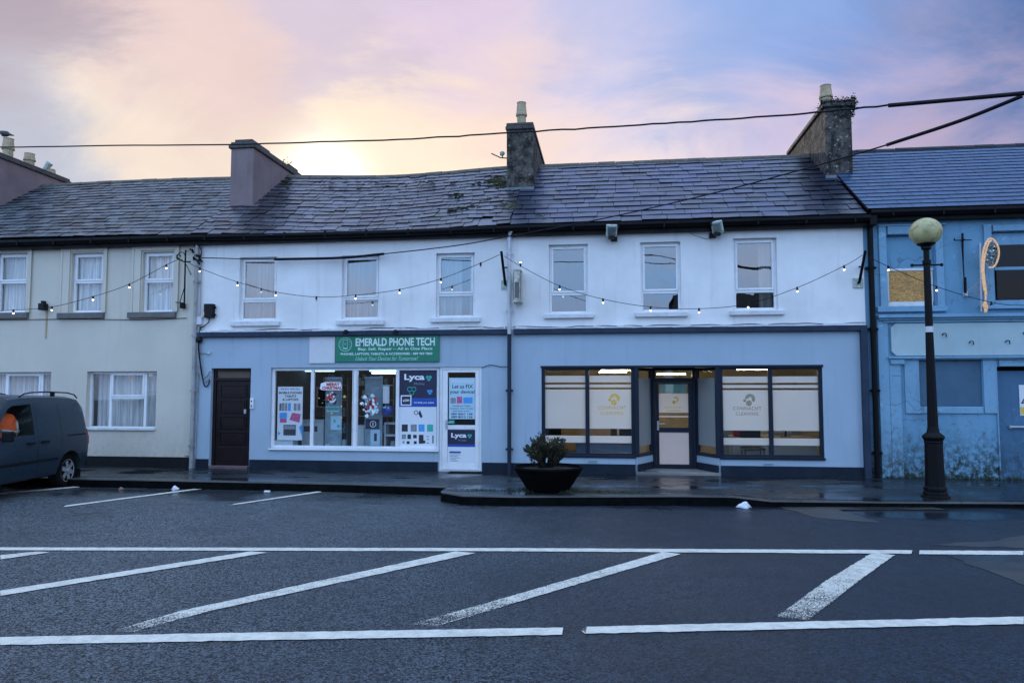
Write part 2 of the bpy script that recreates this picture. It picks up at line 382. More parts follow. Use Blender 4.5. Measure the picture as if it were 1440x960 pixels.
M['pink_print'] = pm('pink_print', (.55, .10, .24), .5, var=.3, scale=25)
M['red_print'] = pm('red_print', (.50, .025, .02), .5, var=.2, scale=20)
M['grey_print'] = pm('grey_print', (.25, .28, .32), .5, var=.4, scale=30)
M['yellow_print'] = pm('yellow_print', (.72, .50, .08), .5, var=.15)
M['counter'] = pm('white_counter_laminate', (.46, .52, .54), .5, var=.06)
M['clear_banner'] = pm('pale_banner_film', (.20, .30, .34), .5, var=.3, scale=5)
M['balloon'] = pm('blue_balloon_foil', (.02, .10, .42), .25, var=.2, scale=7, metal=.2)
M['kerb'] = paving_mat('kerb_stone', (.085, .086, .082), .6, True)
M['kerb_face'] = pm('shaded_kerb_face', (.0045, .0050, .0055), .85, var=.5, scale=7, bump=.4, bscale=30, spec=.05)  # shade on the kerb's front face, painted as a near-black copy of the stone
M['pave'] = paving_mat('wet_concrete_pavement', (.026, .031, .036), .88)
M['concrete'] = paving_mat('old_concrete_patch', (.070, .066, .062), .5, False)
M['step'] = paving_mat('entrance_step_concrete', (.30, .29, .275), .55, False)
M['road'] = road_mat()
M['line'] = line_mat()
M['globe'] = pm('weathered_lamp_globe', (.48, .43, .20), .4, var=.25, scale=5, dirt=(.07,.08,.025), dirt_amt=.85)
M['bowl'] = pm('black_planter_plastic', (.0035, .003, .0035), .7, var=.4, scale=6, bump=.2, spec=.08)
M['soil'] = pm('dark_soil', (.02, .015, .011), .95, var=.5, bump=.8, bscale=40)
M['bark'] = pm('shrub_bark', (.018, .013, .010), .9, var=.3, bump=.5)
M['leaf'] = pm('shrub_leaf', (.044, .046, .020), .55, var=.6, scale=11, dirt=(.085,.030,.022), dirt_amt=.8)
M['grass'] = pm('rough_grass_blade', (.028, .046, .014), .8, var=.5, scale=9)
M['van'] = pm('dark_blue_grey_car_paint', (.018, .034, .050), .32, var=.0, coat=.10, spec=.35)
M['vanglass'] = glass_mat('dark_car_glass', (.80,.86,.85), .55)
M['vaninside'] = pm('dark_car_trim', (.02, .03, .03), .8, var=.3)
M['hivis'] = pm('orange_high_visibility_cloth', (.95, .13, .02), .7, var=.25, scale=9, bump=.4, bscale=14)
M['reflect'] = pm('grey_reflective_tape', (.42, .40, .36), .4, var=.15)
M['rim'] = pm('silver_wheel_trim', (.42, .43, .44), .35, metal=.5, var=.1)
M['lens_red'] = pm('red_tail_lamp_lens', (.30, .012, .015), .2, var=.2)
M['osb'] = osb_mat()
M['bulb_on'] = emit_mat('lit_bulb', (1.0, .93, .80), 5.0)
M['bulb_off'] = pm('unlit_bulb', (.55, .55, .52), .3, var=.1)
M['tube'] = emit_mat('fluorescent_tube', (1.0, .84, .54), 50.0)
M['tube_dim'] = emit_mat('dim_fluorescent_tube', (.50, .86, 1.0), 6.0)
M['rope_light'] = pm('orange_rope_light', (.80, .48, .24), .4, var=.5, scale=40, emit=(1.0, .60, .30), estr=.24)
M['tinsel'] = pm('silver_tinsel', (.50, .55, .50), .25, metal=.8, var=.6, scale=60)
M['weathered'] = pm('weathered_lightbox_plastic', (.50, .50, .42), .55, var=.45, scale=8, dirt=(.07,.075,.05), dirt_amt=.8)
M['algae_plastic'] = pm('algae_grey_plastic', (.46, .52, .46), .5, var=.35, scale=14, dirt=(.10,.15,.08), dirt_amt=.7)
M['panel_board'] = pm('teal_grey_painted_board', (.045, .115, .185), .6, var=.12, scale=2.5, bump=.1, dirt=(.03,.07,.11), dirt_amt=.4)
M['fascia_white'] = wall_mat('pale_blue_signboard_paint', (.40, .52, .54), dirt=(.18,.20,.20), streak=.3, bstr=.15, patch=.12)
M['door_blue'] = wall_mat('dull_blue_door_paint', (.075, .165, .27), dirt=(.03,.05,.06), streak=.3, bstr=.15, base_alg=.6)
M['metal_bar'] = pm('pale_metal_bar', (.45, .47, .50), .4, metal=.4, var=.1)
M['litter'] = pm('white_litter', (.68, .70, .74), .55, var=.12, bump=.5, bscale=18)
M['litter_brown'] = pm('brown_litter', (.22, .15, .11), .7, var=.3)
M['desk'] = pm('blue_grey_desk', (.10, .16, .26), .5, var=.1)
M['desk_wood'] = pm('beech_desk_top', (.42, .30, .16), .5, var=.15)
M['red_bag'] = pm('red_bag_fabric', (.45, .012, .035), .6, var=.2, bump=.3)
M['bird'] = pm('dark_bird_feathers', (.04, .045, .045), .7, var=.4, scale=20)
M['brick_far'] = wall_mat('dull_render', (.16, .15, .14), streak=.3)
M['grey_door_panel'] = pm('pale_pink_grey_door_panel', (.82, .59, .48), .45, var=.03)

# ------------------------------------------------------------------ texts
def text_mb(body, x0, x1, z0, z1, y, bold=0.0, shear=0.0, spacing=1.0, mb=None):
    cu = bpy.data.curves.new('lettering', 'FONT'); cu.body = body; cu.offset = bold; cu.shear = shear; cu.space_character = spacing
    cu.resolution_u = 3
    ob = bpy.data.objects.new('lettering', cu); COL.objects.link(ob)
    dg = bpy.context.evaluated_depsgraph_get(); dg.update()
    me = bpy.data.meshes.new_from_object(ob.evaluated_get(dg))
    vs = [v.co.copy() for v in me.vertices]; fs = [tuple(p.vertices) for p in me.polygons]
    bpy.data.objects.remove(ob); bpy.data.curves.remove(cu); bpy.data.meshes.remove(me)
    mb = mb or MB()
    if not vs: return mb
    ax, bx = min(v.x for v in vs), max(v.x for v in vs); ay, by = min(v.y for v in vs), max(v.y for v in vs)
    mb.add([(x0 + (v.x-ax)/(bx-ax)*(x1-x0), y, z0 + (v.y-ay)/(by-ay)*(z1-z0)) for v in vs], fs); return mb
def ptext(body, px0, py0, px1, py1, y, **k):
    x0, x1, z0, z1 = rect(px0, py0, px1, py1, y); return text_mb(body, x0, x1, z0, z1, y, **k)

# ------------------------------------------------------------------ setting: road, pavement, kerb, markings
def struct(o): o['kind'] = 'structure'; return o
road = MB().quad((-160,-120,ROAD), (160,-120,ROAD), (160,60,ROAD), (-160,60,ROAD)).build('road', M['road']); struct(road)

# front edge of the pavement, left to right (world points on the pavement level)
fr = [G(107,673,0), G(300,676.5,0), G(480,680,0), G(575,683,0), G(629,684.4,0)]
fr = [fr[0] + (fr[0]-fr[1])*4] + fr
_c0 = fr[-1]; _c1 = G(598,692,0); _dy = _c0.y-_c1.y
bl = [V((_c0.x+.015, _c0.y-_dy*.45, 0)), V((_c0.x+.03, _c1.y+.10, 0)), V((_c0.x+.07, _c1.y+.02, 0)), V((_c0.x+.16, _c1.y-.03, 0)), G(650,696.5,0), G(720,698,0), G(960,697,0), G(1030,698,0)]
rt = [G(1085,704,-.06), G(1250,706,-.08), G(1440,707,-.08)]
rt.append(rt[-1] + (rt[-1]-rt[-2])*4)
front = [(p.x, p.y, p.z) for p in fr + bl + rt]
def front_at(x):
    for a, b in zip(front, front[1:]):
        if a[0] <= x <= b[0]:
            t = (x-a[0])/(b[0]-a[0]); return a[1]+(b[1]-a[1])*t, a[2]+(b[2]-a[2])*t
    e = front[0] if x < front[0][0] else front[-1]; return e[1], e[2]
xs = sorted(set([p[0] for p in front] + [front[0][0] + i*(front[-1][0]-front[0][0])/120 for i in range(121)]))
KW = .16
pv = MB(); kb = MB()
rows = [(0.0, 0), (.35, 1), (1.0, 1)]
ROWN = 6
for x in xs:
    fy, fz = front_at(x)
    for k in range(ROWN+1):
        t = k/ROWN
        y = fy+KW + (2.0-(fy+KW))*t
        w = max(0, 1-(y-fy)/1.2)
        pv.v.append(V((x, y, fz*w))); pv.a.append(0)
n = ROWN+1
for i in range(len(xs)-1):
    for k in range(ROWN): pv.f.append((i*n+k, (i+1)*n+k, (i+1)*n+k+1, i*n+k+1))
pavement = struct(pv.build('pavement', M['pave']))
ks = []
for x in xs:
    fy, fz = front_at(x); ks.append((V((x, fy, fz+.006)), V((x, fy+KW+.01, fz+.004))))
for i in range(len(ks)-1):
    a, b = ks[i], ks[i+1]
    d = V((0,0,1))
    lo0, lo1 = V((a[0].x, a[0].y-.012, ROAD-.05)), V((b[0].x, b[0].y-.012, ROAD-.05))
    ch0, ch1 = a[0]-V((0,.012,.02)), b[0]-V((0,.012,.02))
    kb.add([a[0], b[0], b[1], a[1]], [(0,1,2,3)]); kb.add([ch0, ch1, b[0], a[0]], [(0,1,2,3)]); kb.add([lo0, lo1, ch1, ch0], [(0,1,2,3)])
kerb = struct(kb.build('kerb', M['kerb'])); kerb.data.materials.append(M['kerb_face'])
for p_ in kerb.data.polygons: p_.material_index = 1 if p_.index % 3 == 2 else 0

# old concrete apron on the road at the right
def ground_poly(pts, name, mat, z, parent=None):
    rn = random.Random(int(pts[0][0])); base = [G(px, py, z) for px, py in pts]; vs = []
    for a, b in zip(base, base[1:]+base[:1]):
        k = max(2, int((b-a).length/.09)); vs += [a.lerp(b, i/k)+V((rn.gauss(0,.018), rn.gauss(0,.018), 0)) for i in range(k)]
    mb = MB(); mb.add(vs, [tuple(range(len(vs)))]); return mb.build(name, mat, parent)
struct(ground_poly([(1330,779.5),(1500,778.5),(1640,800),(1640,900),(1440,822)], 'concrete_patch', M['concrete'], ROAD+.004))
struct(ground_poly([(1395,760),(1470,745),(1640,742),(1640,772),(1440,770),(1300,766)], 'concrete_patch', M['concrete'], ROAD+.004))
struct(ground_poly([(1092,711.5),(1300,710.5),(1330,716),(1180,716),(1240,735),(1150,728)], 'concrete_patch', M['concrete'], ROAD+.004))

def mark(name, pts, wear):                    # quad strip: list of (near/left px pair, other px pair)
    mb = MB(); z = ROAD+.008
    A = [G(*p, z) for p, q in pts]; B = [G(*q, z) for p, q in pts]
    n = 60
    for i in range(len(pts)-1):
        ja = [V((random.gauss(0,.004), random.gauss(0,.004), 0)) for _ in range(n+1)]; jb = [V((random.gauss(0,.004), random.gauss(0,.004), 0)) for _ in range(n+1)]
        for k in range(n):
            t0, t1 = k/n, (k+1)/n
            a, b = A[i].lerp(A[i+1], t0)+ja[k], A[i].lerp(A[i+1], t1)+ja[k+1]; c, d = B[i].lerp(B[i+1], t1)+jb[k+1], B[i].lerp(B[i+1], t0)+jb[k]
            w = lambda t: wear[i]+(wear[i+1]-wear[i])*t
            nn = len(mb.v); mb.add([a, b, c, d], [(0,1,2,3)]); mb.a[nn:nn+4] = [w(t0), w(t1), w(t1), w(t0)]
    o = mb.build(name, M['line'], road, attr=True); return o
mark('edge_line', [((-300,772.6),(-300,768.6)), ((0,773),(0,769)), ((720,774.4),(720,770)), ((1282,778),(1282,773))], [.1,.12,.15,.2])
mark('edge_line', [((1292,778.5),(1292,773.2)), ((1440,779.5),(1440,774)), ((1800,783),(1800,777))], [.25,.12,.1])
mark('centre_line', [((-200,909),(-200,897.5)), ((0,906),(0,894.8)), ((790,891.6),(792,881.5))], [.06,.06,.10])
mark('centre_line', [((818,886),(820,884)), ((823,890),(825,880.2)), ((1440,876.6),(1440,866.2)), ((1900,866),(1900,856))], [.1,.08,.06,.06])
mark('hatch_stripe', [((-260,842),(-260,833)), ((0,786),(0,780)), ((70,776),(50,775))], [.2,.15,.2])
mark('hatch_stripe', [((-200,872),(-200,861)), ((0,837),(0,830)), ((376,776.3),(352,774.6))], [.2,.15,.2])
mark('hatch_stripe', [((185,888),(158,886)), ((300,857),(255,858)), ((668,777),(640,774.6))], [.92,.38,.22])
mark('hatch_stripe', [((614,880),(574,878)), ((760,836),(720,837)), ((957,778.3),(932,775.4))], [.88,.48,.22])
mark('hatch_stripe', [((1136,871),(1092,866)), ((1205,818),(1160,817)), ((1258,779.8),(1226,777))], [.75,.45,.25])
mark('bay_line', [((88,712.5),(92,710.2)), ((283,687.2),(281,685.8))], [.2,.25])
mark('bay_line', [((325,710),(329,708)), ((453,691.4),(449,690))], [.2,.25])
mark('bay_line', [((-120,706),(-120,703)), ((112,684.6),(108,683.2))], [.2,.3])

# ------------------------------------------------------------------ building helpers
def wall(name, x0, x1, z0, z1, holes, mat, parent, y=0.0, t=.28):
    mb = MB(); xs = sorted({x0, x1, *[c for h in holes for c in h[:2]]}); zs = sorted({z0, z1, *[c for h in holes for c in h[2:]]})
    xs = [x for x in xs if x0 <= x <= x1]; zs = [z for z in zs if z0 <= z <= z1]
    def inside(x, z): return any(h[0] < x < h[1] and h[2] < z < h[3] for h in holes)
    for a, b in zip(xs, xs[1:]):
        for c, d in zip(zs, zs[1:]):
            if inside((a+b)/2, (c+d)/2): continue
            mb.quad((a,y,c), (b,y,c), (b,y,d), (a,y,d)); mb.quad((b,y+t,c), (a,y+t,c), (a,y+t,d), (b,y+t,d))
    for a, b, c, d in holes:
        c = max(c, z0); d = min(d, z1)
        mb.quad((a,y,c), (a,y+t,c), (a,y+t,d), (a,y,d)); mb.quad((b,y+t,c), (b,y,c), (b,y,d), (b,y+t,d))
        mb.quad((a,y+t,d), (b,y+t,d), (b,y,d), (a,y,d)); mb.quad((a,y,c), (b,y,c), (b,y+t,c), (a,y+t,c))
    mb.quad((x0,y,z1), (x1,y,z1), (x1,y+t,z1), (x0,y+t,z1))
    mb.quad((x0,y+t,z0), (x0,y,z0), (x0,y,z1), (x0,y+t,z1)); mb.quad((x1,y,z0), (x1,y+t,z0), (x1,y+t,z1), (x1,y,z1))
    return mb.build(name, mat, parent)

def bars(mb, x0, x1, z0, z1, w, y0, y1, vert=(), horz=(), vw=None, hw=None):
    mb.box(x0, x0+w, y0, y1, z0, z1); mb.box(x1-w, x1, y0, y1, z0, z1)
    mb.box(x0+w, x1-w, y0, y1, z0, z0+w); mb.box(x0+w, x1-w, y0, y1, z1-w, z1)
    for v in vert: mb.box(v-(vw or w)/2, v+(vw or w)/2, y0+.001, y1-.001, z0+w, z1-w)
    edges = [x0+w] + [v for v in vert] + [x1-w]
    for h in horz: mb.box(x0+w, x1-w, y0+.002, y1-.002, h-(hw or w)/2, h+(hw or w)/2)
    return mb

def curtain(parent, x0, x1, z0, z1, y, mat, folds=9, amp=.03, name='curtain'):
    mb = MB(); n = folds*6; ph = random.random()*6
    top = []; 
    for i in range(n+1):
        t = i/n; x = x0+(x1-x0)*t; yy = y + amp*math.sin(t*folds*2*math.pi+ph+1.3*math.sin(t*9+ph))
        mb.v += [V((x, yy, z0)), V((x, yy*.6+y*.4, z1))]; mb.a += [0,0]
    for i in range(n): mb.f.append((2*i, 2*i+2, 2*i+3, 2*i+1))
    return mb.build(name, mat, parent, smooth=True)

def upvc_window(parent, r, y=.10, transom=None, sill=None, sillmat='sill_white', cur='curtain', blind=False, curtain_span=None, gl='glass'):
    x0, x1, z0, z1 = r
    mb = MB(); w = .052
    bars(mb, x0, x1, z0, z1, w, y, y+.07)
    zt = transom
    mb.box(x0+w, x1-w, y+.002, y+.068, zt-.03, zt+.03)
    # opening sash of the upper light
    sw = .045
    bars(mb, x0+w-.006, x1-w+.006, zt+.03-.006, z1-w+.006, sw, y-.016, y+.03)
    win = mb.build('window', M['upvc'], parent, bevel=.006)
    MB().quad((x0+w+sw-.012,y+.02,zt+.06), (x1-w-sw+.012,y+.02,zt+.06), (x1-w-sw+.012,y+.02,z1-w-sw+.01), (x0+w+sw-.012,y+.02,z1-w-sw+.01)).build('pane', M[gl], win)
    MB().quad((x0+w-.005,y+.04,z0+w-.005), (x1-w+.005,y+.04,z0+w-.005), (x1-w+.005,y+.04,zt-.025), (x0+w-.005,y+.04,zt-.025)).build('pane', M[gl], win)
    if sill:
        sx0, sx1, sz0, sz1 = sill
        mb = MB(); mb.box(sx0, sx1, -.085, .0-.002, sz0, sz1); mb.box(x0-.0, x1+.0, .002, y+.02, sz0+.005, z0-.002)
        mb.build('sill', M[sillmat], win, bevel=.008)
    if cur:
        a, b = curtain_span or (x0+.02, x1-.02)
        curtain(win, a, b, z0+.03, z1-.03, y+.15, M[cur], folds=max(3, int((b-a)*7)), amp=.04)
    return win

def slates(parent, name, x0, x1, ye, ze, yr, zr, expo, wid, mat, sag=lambda x: 0, jit=.3, gap=.0, seed=1, ragged=0.0, skip=None, th=.034, jw=.014, even=False, stain=lambda x, d: 0.0):
    rnd = random.Random(seed); L = math.hypot(yr-ye, zr-ze); s = V((0, (yr-ye)/L, (zr-ze)/L)); nrm = V((0, -s.z, s.y))
    mb = MB(); rows = int(L/expo)+1
    for r in range(rows):
        d0 = r*expo; ln = min(expo*1.9, L-d0+.02)
        if ln < .05: continue
        x = x0 - (wid*.5 if r % 2 else 0)
        while x < x1:
            w = wid*(1+rnd.uniform(-jit, jit)*.6); a, b = max(x, x0)+jw*.5, min(x+w, x1)-jw*.5; x += w
            if b-a < .04: continue
            if rnd.random() < gap: continue
            if skip and skip((a+b)/2, d0): continue
            dd = d0 + rnd.uniform(-.02, .02)*ragged - (rnd.random() < .05)*ragged*.03; lift = th*(1.0 if even else rnd.uniform(.85, 1.25))
            tw = 0 if even else rnd.uniform(-1, 1)*.004; sk = rnd.uniform(-1,1)*.02*ragged
            def pt(xx, d, h): return V((xx, ye, ze + sag(xx))) + s*d + nrm*h
            top = [pt(a, dd+sk, lift+tw), pt(b, dd-sk, lift-tw), pt(b, dd+ln, .004), pt(a, dd+ln, .004)]; lo = [pt(a, dd+sk, .002), pt(b, dd-sk, .002)]
            mb.add(top, [(0,1,2,3)], max(0, min(1, rnd.gauss(.5, .21)))*(1-min(.97, stain((a+b)/2, d0))))
            mb.add([lo[0], lo[1], top[1], top[0], top[2], top[3]], [(0,1,2,3), (0,3,5), (1,4,2)], -1.0)
            if jw: k = expo*1.02/ln; f = lambda q: top[1].lerp(top[2], q); mb.add([f(0)-nrm*.003, f(0)-nrm*.003+V((jw,0,0)), f(k)-nrm*.003+V((jw,0,0)), f(k)-nrm*.003], [(0,1,2,3)], -1.0)
    return mb.build(name, mat, parent, attr=True)

YE, YR = -.22, 3.25
ZE = F(720, 317, YE).z; ZR = F(740, 235, YR).z
def roof_unit(parent, x0, x1, mat, expo, wid, seed, ze=ZE, zr=ZR, sag=lambda x: 0, ridge=True, ridgemat='ridge', **kw):
    mb = MB(); n = 12
    for i in range(n):
        a, b = x0+(x1-x0)*i/n, x0+(x1-x0)*(i+1)/n
        mb.quad((a,YE,ze+sag(a)-.0), (b,YE,ze+sag(b)), (b,YR,zr+sag(b)), (a,YR,zr+sag(a)))
        mb.quad((b,YR*2-YE,ze), (a,YR*2-YE,ze), (a,YR,zr+sag(a)), (b,YR,zr+sag(b)))
        mb.quad((a,YE,ze+sag(a)-.03), (a,.1,ze+sag(a)-.03), (b,.1,ze+sag(b)-.03), (b,YE,ze+sag(b)-.03))
    rf = mb.build('roof', M['roof_under'], parent)
    slates(rf, 'slate_covering', x0, x1, YE-.03, ze, YR, zr, expo, wid, mat, sag, seed=seed, **kw)
    if ridge:
        mb = MB(); x = x0; rr = random.Random(seed+50)
        while x < x1-.02:
            b = min(x+.46, x1); h = rr.uniform(-.006, .008)
            pts = [(-.17,-.10), (-.12,-.02), (0,.055), (.12,-.02), (.17,-.10)]
            sa, sb = sag(x), sag(b)
            vs = [(x+.004, YR+p, zr+sa+q+h) for p, q in pts] + [(b-.004, YR+p, zr+sb+q+h) for p, q in pts]
            mb.add(vs, [(i, i+5, i+6, i+1) for i in range(4)] + [(0,1,2,3,4), (9,8,7,6,5)]); x = b
        mb.build('ridge_tiles', M[ridgemat], rf)
    return rf

def gutter(parent, x0, x1, ze, mat='gutter', sag=lambda x: 0):
    mb = MB(); n = 16; rnd = random.Random(int(x0*10))
    prof = [(-.30,.0), (-.305,-.06), (-.27,-.115), (-.21,-.125), (-.17,-.09), (-.16,0.0), (-.175,.0), (-.19,-.06), (-.22,-.09), (-.26,-.085), (-.285,-.04), (-.285,.0)]
    m = len(prof)
    for i in range(n+1):
        x = x0+(x1-x0)*i/n; dz = sag(x)
        for p, q in prof: mb.v.append(V((x, p, ze+dz-.01+q))); mb.a.append(0)
    for i in range(n):
        for k in range(m): mb.f.append((i*m+k, (i+1)*m+k, (i+1)*m+(k+1) % m, i*m+(k+1) % m))
    mb.f.append(tuple(range(m-1,-1,-1))); mb.f.append(tuple(range(n*m, n*m+m)))
    g = mb.build('gutter', M[mat], parent)
    mb = MB(); mb.box(x0, x1, -.155, -.003, ze-.21, ze-.035); mb.build('fascia_board', M[mat], parent)
    mb = MB(); x = x0+.4
    while x < x1-.1: mb.box(x, x+.035, -.31, -.14, ze-.145, ze-.02); x += .95
    mb.build('gutter_bracket', M[mat], g)
    return g

def room(parent, x0, x1, y0, y1, z0, z1, mat, name='room'):
    mb = MB(); mb.box(x0, x1, y0, y1, z0, z1)
    o = mb.f[:]; mb.f = [f for i, f in enumerate(o) if i != 2]      # open on the street side
    return mb.build(name, mat, parent)

def downpipe(parent, x, z0, z1, y, r, mat, name='drainpipe'):
    mb = MB().tube([(x,y,z0), (x,y,z1)], r, 10)
    z = z0+.5
    while z < z1-.2: mb.lathe([(r*1.22, -.03), (r*1.22, .03)], (x,y,z), 10); mb.box(x-r*1.9, x+r*1.9, y+.0, y+r*1.2, z-.02, z+.02); z += 1.25
    return mb.build(name, mat, parent, bevel=0)

def chimney(parent, px0, px1, py_base, py_top, rear, mat, cap='chim_cap', capd=.05, flash=False, side='right', steps=1):
    # front face sits on the front slope where its foot shows in the photograph
    s = (ZR-ZE)/(YR-YE); d = ray((px0+px1)/2, py_base)
    t = (ZE + (CAM.y-YE)*s - CAM.z)/(d.z - d.y*s); foot = CAM + d*t; yf = foot.y
    x0, x1 = F(px0, (py_base+py_top)/2, yf).x, F(px1, (py_base+py_top)/2, yf).x
    zt = F((px0+px1)/2, py_top, yf).z
    yb = P(*rear, 2, zt).y; yb = max(yb, YR+.4)
    zb = foot.z-.25
    ch = MB().box(x0, x1, yf, yb, zb, zt-.14).build('chimney', mat, parent, bevel=.015)
    mb = MB(); mb.box(x0-capd, x1+capd, yf-capd, yb+capd, zt-.14, zt-.05); mb.box(x0-.01, x1+.01, yf-.01, yb+.01, zt-.05, zt+.03)
    mb.build('cap', M[cap], ch, bevel=.02)
    if flash:
        mb = MB(); mb.box(x0-.03, x1+.03, yf-.05, yf+.02, foot.z-.06, foot.z+.07); mb.obox((( x0+x1)/2, yf-.09, foot.z-.05), ((x1-x0)/2+.05,0,0), V((0,.1,.1*s)), V((0,-.012*s,.012)))
        mb.build('flashing', M['lead'], ch)
    return ch, (x0, x1, yf, yb, zt)

def pot(parent, x, y, z, h, r, mat='pot', name='chimney_pot', lip=True, n=18):
    pr = [(r*.86,0), (r*.86,h*.42), (r*1.06,h*.44), (r*1.08,h*.52), (r*1.0,h*.55), (r*.84,h*.96), (r*.90,h*.98), (r*.90,h), (r*.66,h), (r*.6,h*.6)]
    return MB().lathe(pr, (x,y,z), n).build(name, M[mat], parent, smooth=False)

# x limits of the houses
XC0 = F(-420, 500).x; XC = F(272, 500).x; XP = F(719, 500).x; XQ = F(1221, 500).x; XB1 = F(1900, 500).x
ZB = lambda px, py: F(px, py).z
WTOP = ZE-.03
# ================================================================== cream house
cream = thing('terraced_house', 'cream rendered house with dark plinth and net curtained windows behind the van', 'house', (XC0+(XC-XC0)/2, 0, 0))
r1, r2, r3 = rect(-6,356,37,439), rect(100,355.5,144,439), rect(200,354,243.5,438.5)
r0 = rect(-112,357,-66,440)
g5, g4 = rect(-30,523,70.5,603), rect(121,522,219.5,603)
mid = F(140, 470).z
allw = [r0, r1, r2, r3, g5, g4]
wall('front_wall', XC0, XC, -.2, WTOP, allw, M['cream_wall'], cream)
MB().box(XC0, XC-.03, -.025, -.001, -.2, F(140,641).z).build('plinth', M['dark_plinth'], cream)
for i, (r, sl, su) in enumerate(((r0,(-124,441,-60,449),(-118,347,-58,440)), (r1,(-22,440,41,448),(-19,348,44,440)), (r2,(83,440,147.5,448),(87,347,150,440)), (r3,(181.5,439,248.5,447),(187,346,251,439)))):
    w = upvc_window(cream, r, .09, transom=(r[2]+(r[3]-r[2])*.515), sill=rect(*sl), sillmat='sill_dark', cur='curtain', gl='glass_soft')
    x0, x1, z0, z1 = rect(*su)
    mb = MB(); mb.box(x0, r[0]-.03, -.035, -.001, z0, z1); mb.box(r[1]+.03, x1, -.035, -.001, z0, z1); mb.box(r[0]-.03, r[1]+.03, -.035, -.001, r[3]+.03, z1)
    mb.box(x0-.02, x0+.035, -.05, -.036, z0, z1); mb.box(x1-.035, x1+.02, -.05, -.036, z0, z1); mb.box(x0+.036, x1-.036, -.05, -.036, z1-.05, z1)
    mb.build('surround', M['cream_wall'], w, bevel=.008)
def triple(parent, r, m1, m2, zt, sillr):
    x0, x1, z0, z1 = r; w = .055; y = .11
    mb = MB(); bars(mb, x0, x1, z0, z1, w, y, y+.07, vert=(m1, m2), vw=.06)
    mb.box(m1+.03, m2-.03, y+.002, y+.068, zt-.03, zt+.03); bars(mb, m1+.025, m2-.025, zt+.025, z1-w+.005, .04, y-.016, y+.03)
    win = mb.build('window', M['upvc'], parent, bevel=.006)
    for a, b, c, d in ((x0+w, m1-.03, z0+w, z1-w), (m2+.03, x1-w, z0+w, z1-w), (m1+.03, m2-.03, z0+w, zt-.03), (m1+.06, m2-.06, zt+.06, z1-w-.03)):
        MB().quad((a,y+.03,c), (b,y+.03,c), (b,y+.03,d), (a,y+.03,d)).build('pane', M['glass_soft'], win)
    MB().box(sillr[0], sillr[1], -.05, -.002, sillr[2], sillr[3]).build('sill', M['sill_white'], win, bevel=.006)
    curtain(win, x0+.03, x1-.03, z0+.05, z1-.05, y+.22, M['curtain'], folds=11, amp=.05); return win
w4 = triple(cream, g4, F(151,560).x, F(200,560).x, F(175,559).z, rect(119,601,218,604.5))
triple(cream, g5, F(3,560).x, F(53,560).x, F(30,559).z, rect(-32,602,70,605.5))
room(cream, XC0+.3, XC-.15, .285, 3.5, mid+.05, WTOP, M['room_dark'], 'upper_room'); room(cream, XC0+.3, XC-.15, .285, 3.5, -.1, mid, M['room_dark'], 'lower_room')
roof_unit(cream, XC0, XC+.0, M['slate_cream'], .225, .32, 11, ragged=.5, sag=lambda x: -.03*math.sin((x-XC0)*.5))
gutter(cream, XC0, XC-.05, ZE)
MB().box(XC0, XC0+.28, .29, YR*2-YE-.3, -.2, WTOP).build('end_wall', M['brick_far'], cream)
MB().box(XC0+.281, XC, YR*2-YE-.6, YR*2-YE-.3, -.2, WTOP).build('rear_wall', M['brick_far'], cream)
# corner strip and old grey drainpipe at the party line
MB().box(XC-.14, XC+.0, -.03, -.001, F(268,640).z, F(268,350).z).build('quoin_strip', M['cream_wall'], cream)
downpipe(cream, XC+.06, .0, ZE-.2, -.075, .042, M['pipe_grey'])
# interior ceiling lamp seen at the top of the ground floor window
mb = MB(); pp = F(184, 530, 1.2); mb.ball(pp, .09, 12, 8); l_ = mb.build('ceiling_lamp', emit_mat('warm_lamp', (1.0,.45,.12), 2.0), cream)
pp = F(212, 527, 1.2); MB().ball(pp, .06, 12, 8).build('ceiling_lamp', M['bulb_on'], cream)
# far-left long chimney: right flank seen from the street
s_ = (ZR-ZE)/(YR-YE); d = ray(0, 292); t_ = (ZE+(CAM.y-YE)*s_-CAM.z)/(d.z-d.y*s_); ft = CAM+d*t_
q1 = P(0, 216, 0, ft.x); q2 = P(97, 262, 0, ft.x); zt = q1.z
ch = MB().box(ft.x-.55, ft.x, ft.y-.35, q2.y, ft.z-.6, zt-.12).build('chimney', M['chim_lilac'], cream, bevel=.015)
mb = MB(); mb.box(ft.x-.6, ft.x+.05, ft.y-.4, q2.y+.05, zt-.12, zt-.03); mb.box(ft.x-.57, ft.x+.02, ft.y-.37, q2.y+.02, zt-.03, zt+.04); mb.build('cap', M['chim_cap'], ch, bevel=.02)
yp1 = P(11, 222, 0, ft.x-.2); pot(ch, yp1.x, yp1.y, zt+.03, F(11,196,yp1.y).z-zt-.02, .15, 'pot')
yp2 = P(41, 236, 0, ft.x-.2); pot(ch, yp2.x, yp2.y, zt+.03, F(41,217,yp2.y).z-zt-.02, .15, 'pot')
yp3 = P(71, 250, 0, ft.x-.2)
MB().lathe([(.14,0), (.12,.16), (.09,.16)], (yp3.x, yp3.y, zt+.03), 14).build('chimney_stub', M['pot'], ch)
cw = MB().tube([V((yp3.x-.15,yp3.y-.1,zt+.10)), V((yp3.x+.05,yp3.y-.1,zt+.36))], [.07,.10], 10).build('leaning_cowl', M['algae_plastic'], ch)
